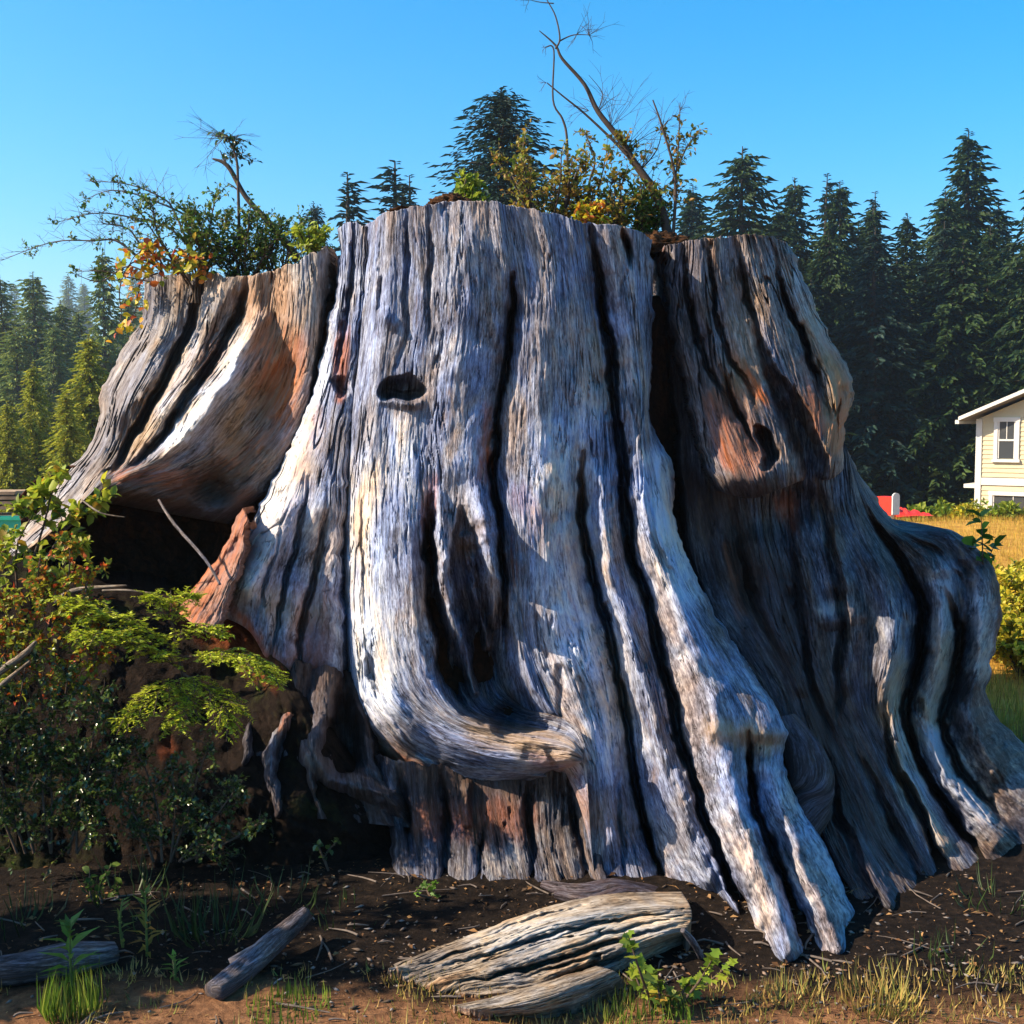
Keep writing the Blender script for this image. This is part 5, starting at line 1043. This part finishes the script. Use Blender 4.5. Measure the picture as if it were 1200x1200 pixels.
for k in range(5200):
    x = -1.9 + 4.4 * p.r.rand(); y = 2.6 + 2.0 * p.r.rand() ** 1.3; a = p.r.rand() * 6.28; s_ = 0.008 + 0.030 * p.r.rand() ** 3
    p.leaf('rhomb' if k % 3 else 'lance', np.array([x, y, float(zt(x, y)) + 0.004 + 0.006 * p.r.rand()]), np.array([math.cos(a), math.sin(a), 0.25 * p.r.randn()]), np.array([0, 0, 1.0]) + 0.35 * p.r.randn(3), s_ * (1.0 if k % 3 else 1.8), s_ * (0.5 if k % 3 else 0.10))
litter_m = leaf_mat('dead_leaf', [(0.05, 0.026, 0.014), (0.11, 0.055, 0.025), (0.20, 0.10, 0.04), (0.30, 0.17, 0.07), (0.08, 0.05, 0.03)], 0.1, 0.9, 0.1)
p.build('leaf_litter', 'brown dead leaves and needles strewn over the soil', 'litter', (0, 3.3, 0), litter_m, M['stem'], kind='stuff', leafname='leaves')
p = Plant(74)
for k in range(230):
    x = -1.8 + 4.2 * p.r.rand(); y = 2.8 + 1.7 * p.r.rand(); a = p.r.rand() * 6.28; l = 0.05 + 0.22 * p.r.rand() ** 2; z = float(zt(x, y)) + 0.006
    dv = np.array([math.cos(a), math.sin(a), 0.06 * p.r.randn()]) * l; b_ = np.array([x, y, z])
    p.stem([b_, b_ + dv * 0.5 + np.array([0.1 * l * p.r.randn(), 0.1 * l * p.r.randn(), 0.004]), b_ + dv], np.array([0.0035, 0.003, 0.0015]) * (0.5 + p.r.rand()), 4, 2)
p.build('twig_litter', 'thin dead twigs strewn over the soil', 'litter', (0, 3.4, 0), litter_m, M['greystem'], kind='stuff', stemname='twigs')
p = Plant(70)
for k in range(800):
    y = 2.7 + 0.95 * p.r.rand(); x = -1.7 + 3.6 * p.r.rand()
    if fbm(np.array(x * 1.7 + 5), np.array(y * 1.7), 66, 3) < 0.5 and p.r.rand() < 0.8: continue
    tuft(p, x, y, 12, 0.05, 0.06, 1.5)
o = p.build('ground_grass', 'thin short yellow-green grass over the litter in front', 'grass', (0, 3.2, 0), M['dry'], M['stem'], kind='stuff', leafname='blades')
p = Plant(71)
for k in range(5200):
    y = 6.4 + 16.5 * p.r.rand() ** 1.3; x = max(2.3, (0.18 + 0.36 * p.r.rand()) * y)
    tuft(p, x, y, 4, 0.13, 0.12, 0.5)
p.build('meadow_grass', 'dry golden meadow grass sloping up to the house', 'grass', (4, 14, 0), M['gold'], M['stem'], kind='stuff', leafname='blades')
p = Plant(72)
for k in range(1500):
    y = 8.0 + 14 * p.r.rand(); x = -(0.3 + 0.3 * p.r.rand()) * y; tuft(p, x, y, 4, 0.15, 0.12, 0.5)
p.build('clearing_grass', 'dry grass of the clearing by the lumber', 'grass', (-5, 14, 0), M['dry'], M['stem'], kind='stuff', leafname='blades')
# low bushes beside the far root and by the house
GY = 'low yellow bushes beside the far root'
for i, (x, y, d, h, lb) in enumerate([(1172,0,8.7,78,'low yellow-green bush pressed against the far root lobe'), (1212,0,9.0,88,'sunlit golden bush behind the one at the root lobe'), (1190,0,9.6,66,'golden-leaved bush next to the slender sapling'), (1245,0,8.6,100,'yellow bush at the meadow edge beyond the root lobe'), (1200,0,8.1,70,'low golden bush nearest the foot of the root flare')]):
    bush(80 + i, 'low_bush', lb, x, 600 + F * math.tan(math.atan(H / d) - PITCH), d, 18, h, 0.75, 'oval', 10, 0.045, 0.030, M['yellowbush'], 24, 0.22, f0=0.3, sub=2, group=GY)
for i, (x, d, h, m, lb) in enumerate([(1075,23,13,'lime','low pale green shrub on the meadow crest before the house'), (1105,23,17,'lime','second pale green shrub on the crest close to the house corner'), (1165,24,30,'lime','tall thin-leaved shrub under the lower house window'), (1195,24,16,'yellowbush','yellow shrub on the crest before the house wall'), (1130,22,9,'yellowbush','lowest yellowish shrub before the house corner')]):
    X = (x - 600) / F * d; zz = float(zt(X, d)); y = 600 + F * math.tan(math.atan((H - zz) / d) - PITCH)
    bush(90 + i, 'crest_shrub', lb, x, y, d, 10, h, 0.7, 'oval', 7, 0.11, 0.06, M[m], 12, 0.25, f0=0.2)

# ------------------------------------------------------------------ small built things in the distance
red = plain('red_paint', (0.62, 0.025, 0.012), 0.5, 0.1, 20); pale = plain('pale_metal', (0.55, 0.55, 0.52), 0.4, 0.1, 20)
def mailbox():
    d = 21.0; X = (1044 - 600) / F * d; z0 = float(zt(X, d)); b = Vector((X, d, z0)); e = empty('post_box', b, 'red and white box on a post at the meadow crest before the wood', 'box')
    ax, ay, az = Vector((0.8, 0.6, 0)), Vector((-0.6, 0.8, 0)), Vector((0, 0, 1))
    def prt(n, l, m):
        V = []; Fc = []
        for q in l: box(V, Fc, b, ax, ay, az, *q)
        return mesh_obj(n, V, Fc, m, e)
    prt('post', [(-.05, .05, -.05, .05, -.1, .12)], pale); prt('body', [(-.11, .11, -.10, .20, .121, .44)], red)
    V = []; n = 12
    for y in (-0.125, -0.101):
        V += [tuple(b + ax * x + ay * y + az * z) for x, z in [(-.10, .13), (.10, .13)] + [(.10 * math.cos(t), .44 + .07 * math.sin(t)) for t in np.linspace(0, math.pi, n)]]
    k = n + 2; Fc = [tuple(range(k))[::-1], tuple(range(k, 2 * k))] + [(i, (i + 1) % k, (i + 1) % k + k, i + k) for i in range(k)]
    mesh_obj('door', V, Fc, pale, e)
mailbox()
def tarp():
    d = 21.5; pts = []
    nx, ny = 40, 14
    V = []
    for i in range(nx):
        for j in range(ny):
            x = (1052 + 44 * i / (nx - 1) - 600) / F * d; y = d + 0.9 * j / (ny - 1); h = 0.20 * math.sin(math.pi * j / (ny - 1)) * (1 - 0.7 * i / nx) * (0.6 + 0.8 * float(vn(np.array(i * 0.35), np.array(j * 0.5), 5)))
            V.append((x, y, float(zt(x, y)) + 0.10 + h))
    Q = np.array([[i * ny + j, (i + 1) * ny + j, (i + 1) * ny + j + 1, i * ny + j + 1] for i in range(nx - 1) for j in range(ny - 1)])
    tag(mesh_obj('tarpaulin', V, Q, red, None, True), 'crumpled red sheet lying on the meadow crest beside the post box', 'tarpaulin')
tarp()
def lumber():
    d = 21.0; X0 = (-30 - 600) / F * d; z0 = float(zt(X0, d)); b = Vector((X0, d, z0)); A = rad(12); ax, ay, az = Vector((math.cos(A), math.sin(A), 0)), Vector((-math.sin(A), math.cos(A), 0)), Vector((0, 0, 1))
    wm = plain('sawn_wood', (0.36, 0.24, 0.14), 0.8, 0.3, 4); e = empty('lumber_stack', b, 'stack of rough sawn boards at the edge of the clearing', 'lumber')
    k = 0; zz = 0.02
    for row in range(7):
        for j in range(3):
            o0 = random.uniform(-0.25, 0.15); V = []; Fc = []
            box(V, Fc, b, ax, ay, az, -0.8 + o0, 1.15 + o0 - 0.05 * row, j * 0.26, j * 0.26 + 0.22, zz, zz + 0.055); mesh_obj('board', V, Fc, wm, e)
        zz += 0.085 if row != 2 else 0.16
    teal = plain('teal_plastic', (0.01, 0.30, 0.21), 0.4, 0.08, 10)
    d2 = 19.0; cx = (10 - 600) / F * d2; b2 = Vector((cx, d2, float(zt(cx, d2)))); c = empty('plastic_crate', b2, 'teal plastic crate standing in front of the stacked boards', 'crate')
    for nm, q in (('side', (-.25, .25, -.18, -.15, .02, .30)), ('side', (-.25, .25, .15, .18, .02, .30)), ('end', (-.25, -.22, -.149, .149, .02, .30)), ('end', (.22, .25, -.149, .149, .02, .30)), ('bottom', (-.219, .219, -.149, .149, .02, .04)), ('rim', (-.28, .28, -.21, -.181, .26, .31))):
        V = []; Fc = []; box(V, Fc, b2, Vector((1, 0, 0)), Vector((0, 1, 0)), az, *q); mesh_obj(nm, V, Fc, teal, c)
lumber()
# pebbles and wood chips on the soil
def debris():
    V = []; Fc = []; r = np.random.RandomState(5)
    for k in range(1300):
        x = -1.6 + 4.2 * r.rand(); y = 3.0 + 1.6 * r.rand()
        if r.rand() < 0.5: x = r.choice([-0.35, 1.25, 0.5]) + 0.35 * r.randn(); y = 3.75 + 0.22 * r.randn()
        s = 0.003 + 0.007 * r.rand() ** 2.5; z = float(zt(x, y)) + s * 0.4; n = len(V); a = r.rand() * 6.28; e = 1 + 1.8 * r.rand(); c, sn = math.cos(a), math.sin(a)
        for (px, py, pz) in ((1, 0, 0), (-1, 0, 0.1), (0, .8, 0), (0, -.8, 0), (0.1, 0, .6), (0, 0, -.6)): px *= e; V.append((x + s * (px * c - py * sn), y + s * (px * sn + py * c), z + s * pz))
        Fc += [(n, n+2, n+4), (n+2, n+1, n+4), (n+1, n+3, n+4), (n+3, n, n+4), (n+2, n, n+5), (n+1, n+2, n+5), (n+3, n+1, n+5), (n, n+3, n+5)]
    m = leaf_mat('chip_mix', [(0.05, 0.035, 0.025), (0.12, 0.085, 0.06), (0.13, 0.10, 0.085), (0.20, 0.18, 0.165), (0.16, 0.08, 0.04)], 0.0, 0.9, 0.2)
    tag(mesh_obj('wood_chips', V, np.array(Fc), m), 'scattered pebbles and wood chips on the dark soil', 'debris', kind='stuff')
debris()

# ------------------------------------------------------------------ thin air: far slopes fade
def haze():
    V = []; Fc = []; box(V, Fc, Vector((0, 0, 0)), Vector((1, 0, 0)), Vector((0, 1, 0)), Vector((0, 0, 1)), -420, 420, -40, 700, -8, 62)
    m = bpy.data.materials.new('haze'); m.use_nodes = True; nt = m.node_tree; nt.nodes.clear()
    out = nt.nodes.new('ShaderNodeOutputMaterial'); v = nt.nodes.new('ShaderNodeVolumePrincipled')
    v.inputs['Color'].default_value = (0.92, 0.95, 1.0, 1); v.inputs['Density'].default_value = 0.0009; v.inputs['Anisotropy'].default_value = 0.6
    nt.links.new(v.outputs[0], out.inputs['Volume'])
    tag(mesh_obj('haze', V, Fc, m), 'thin pale haze over the valley and the wood', 'haze', kind='stuff')
haze()
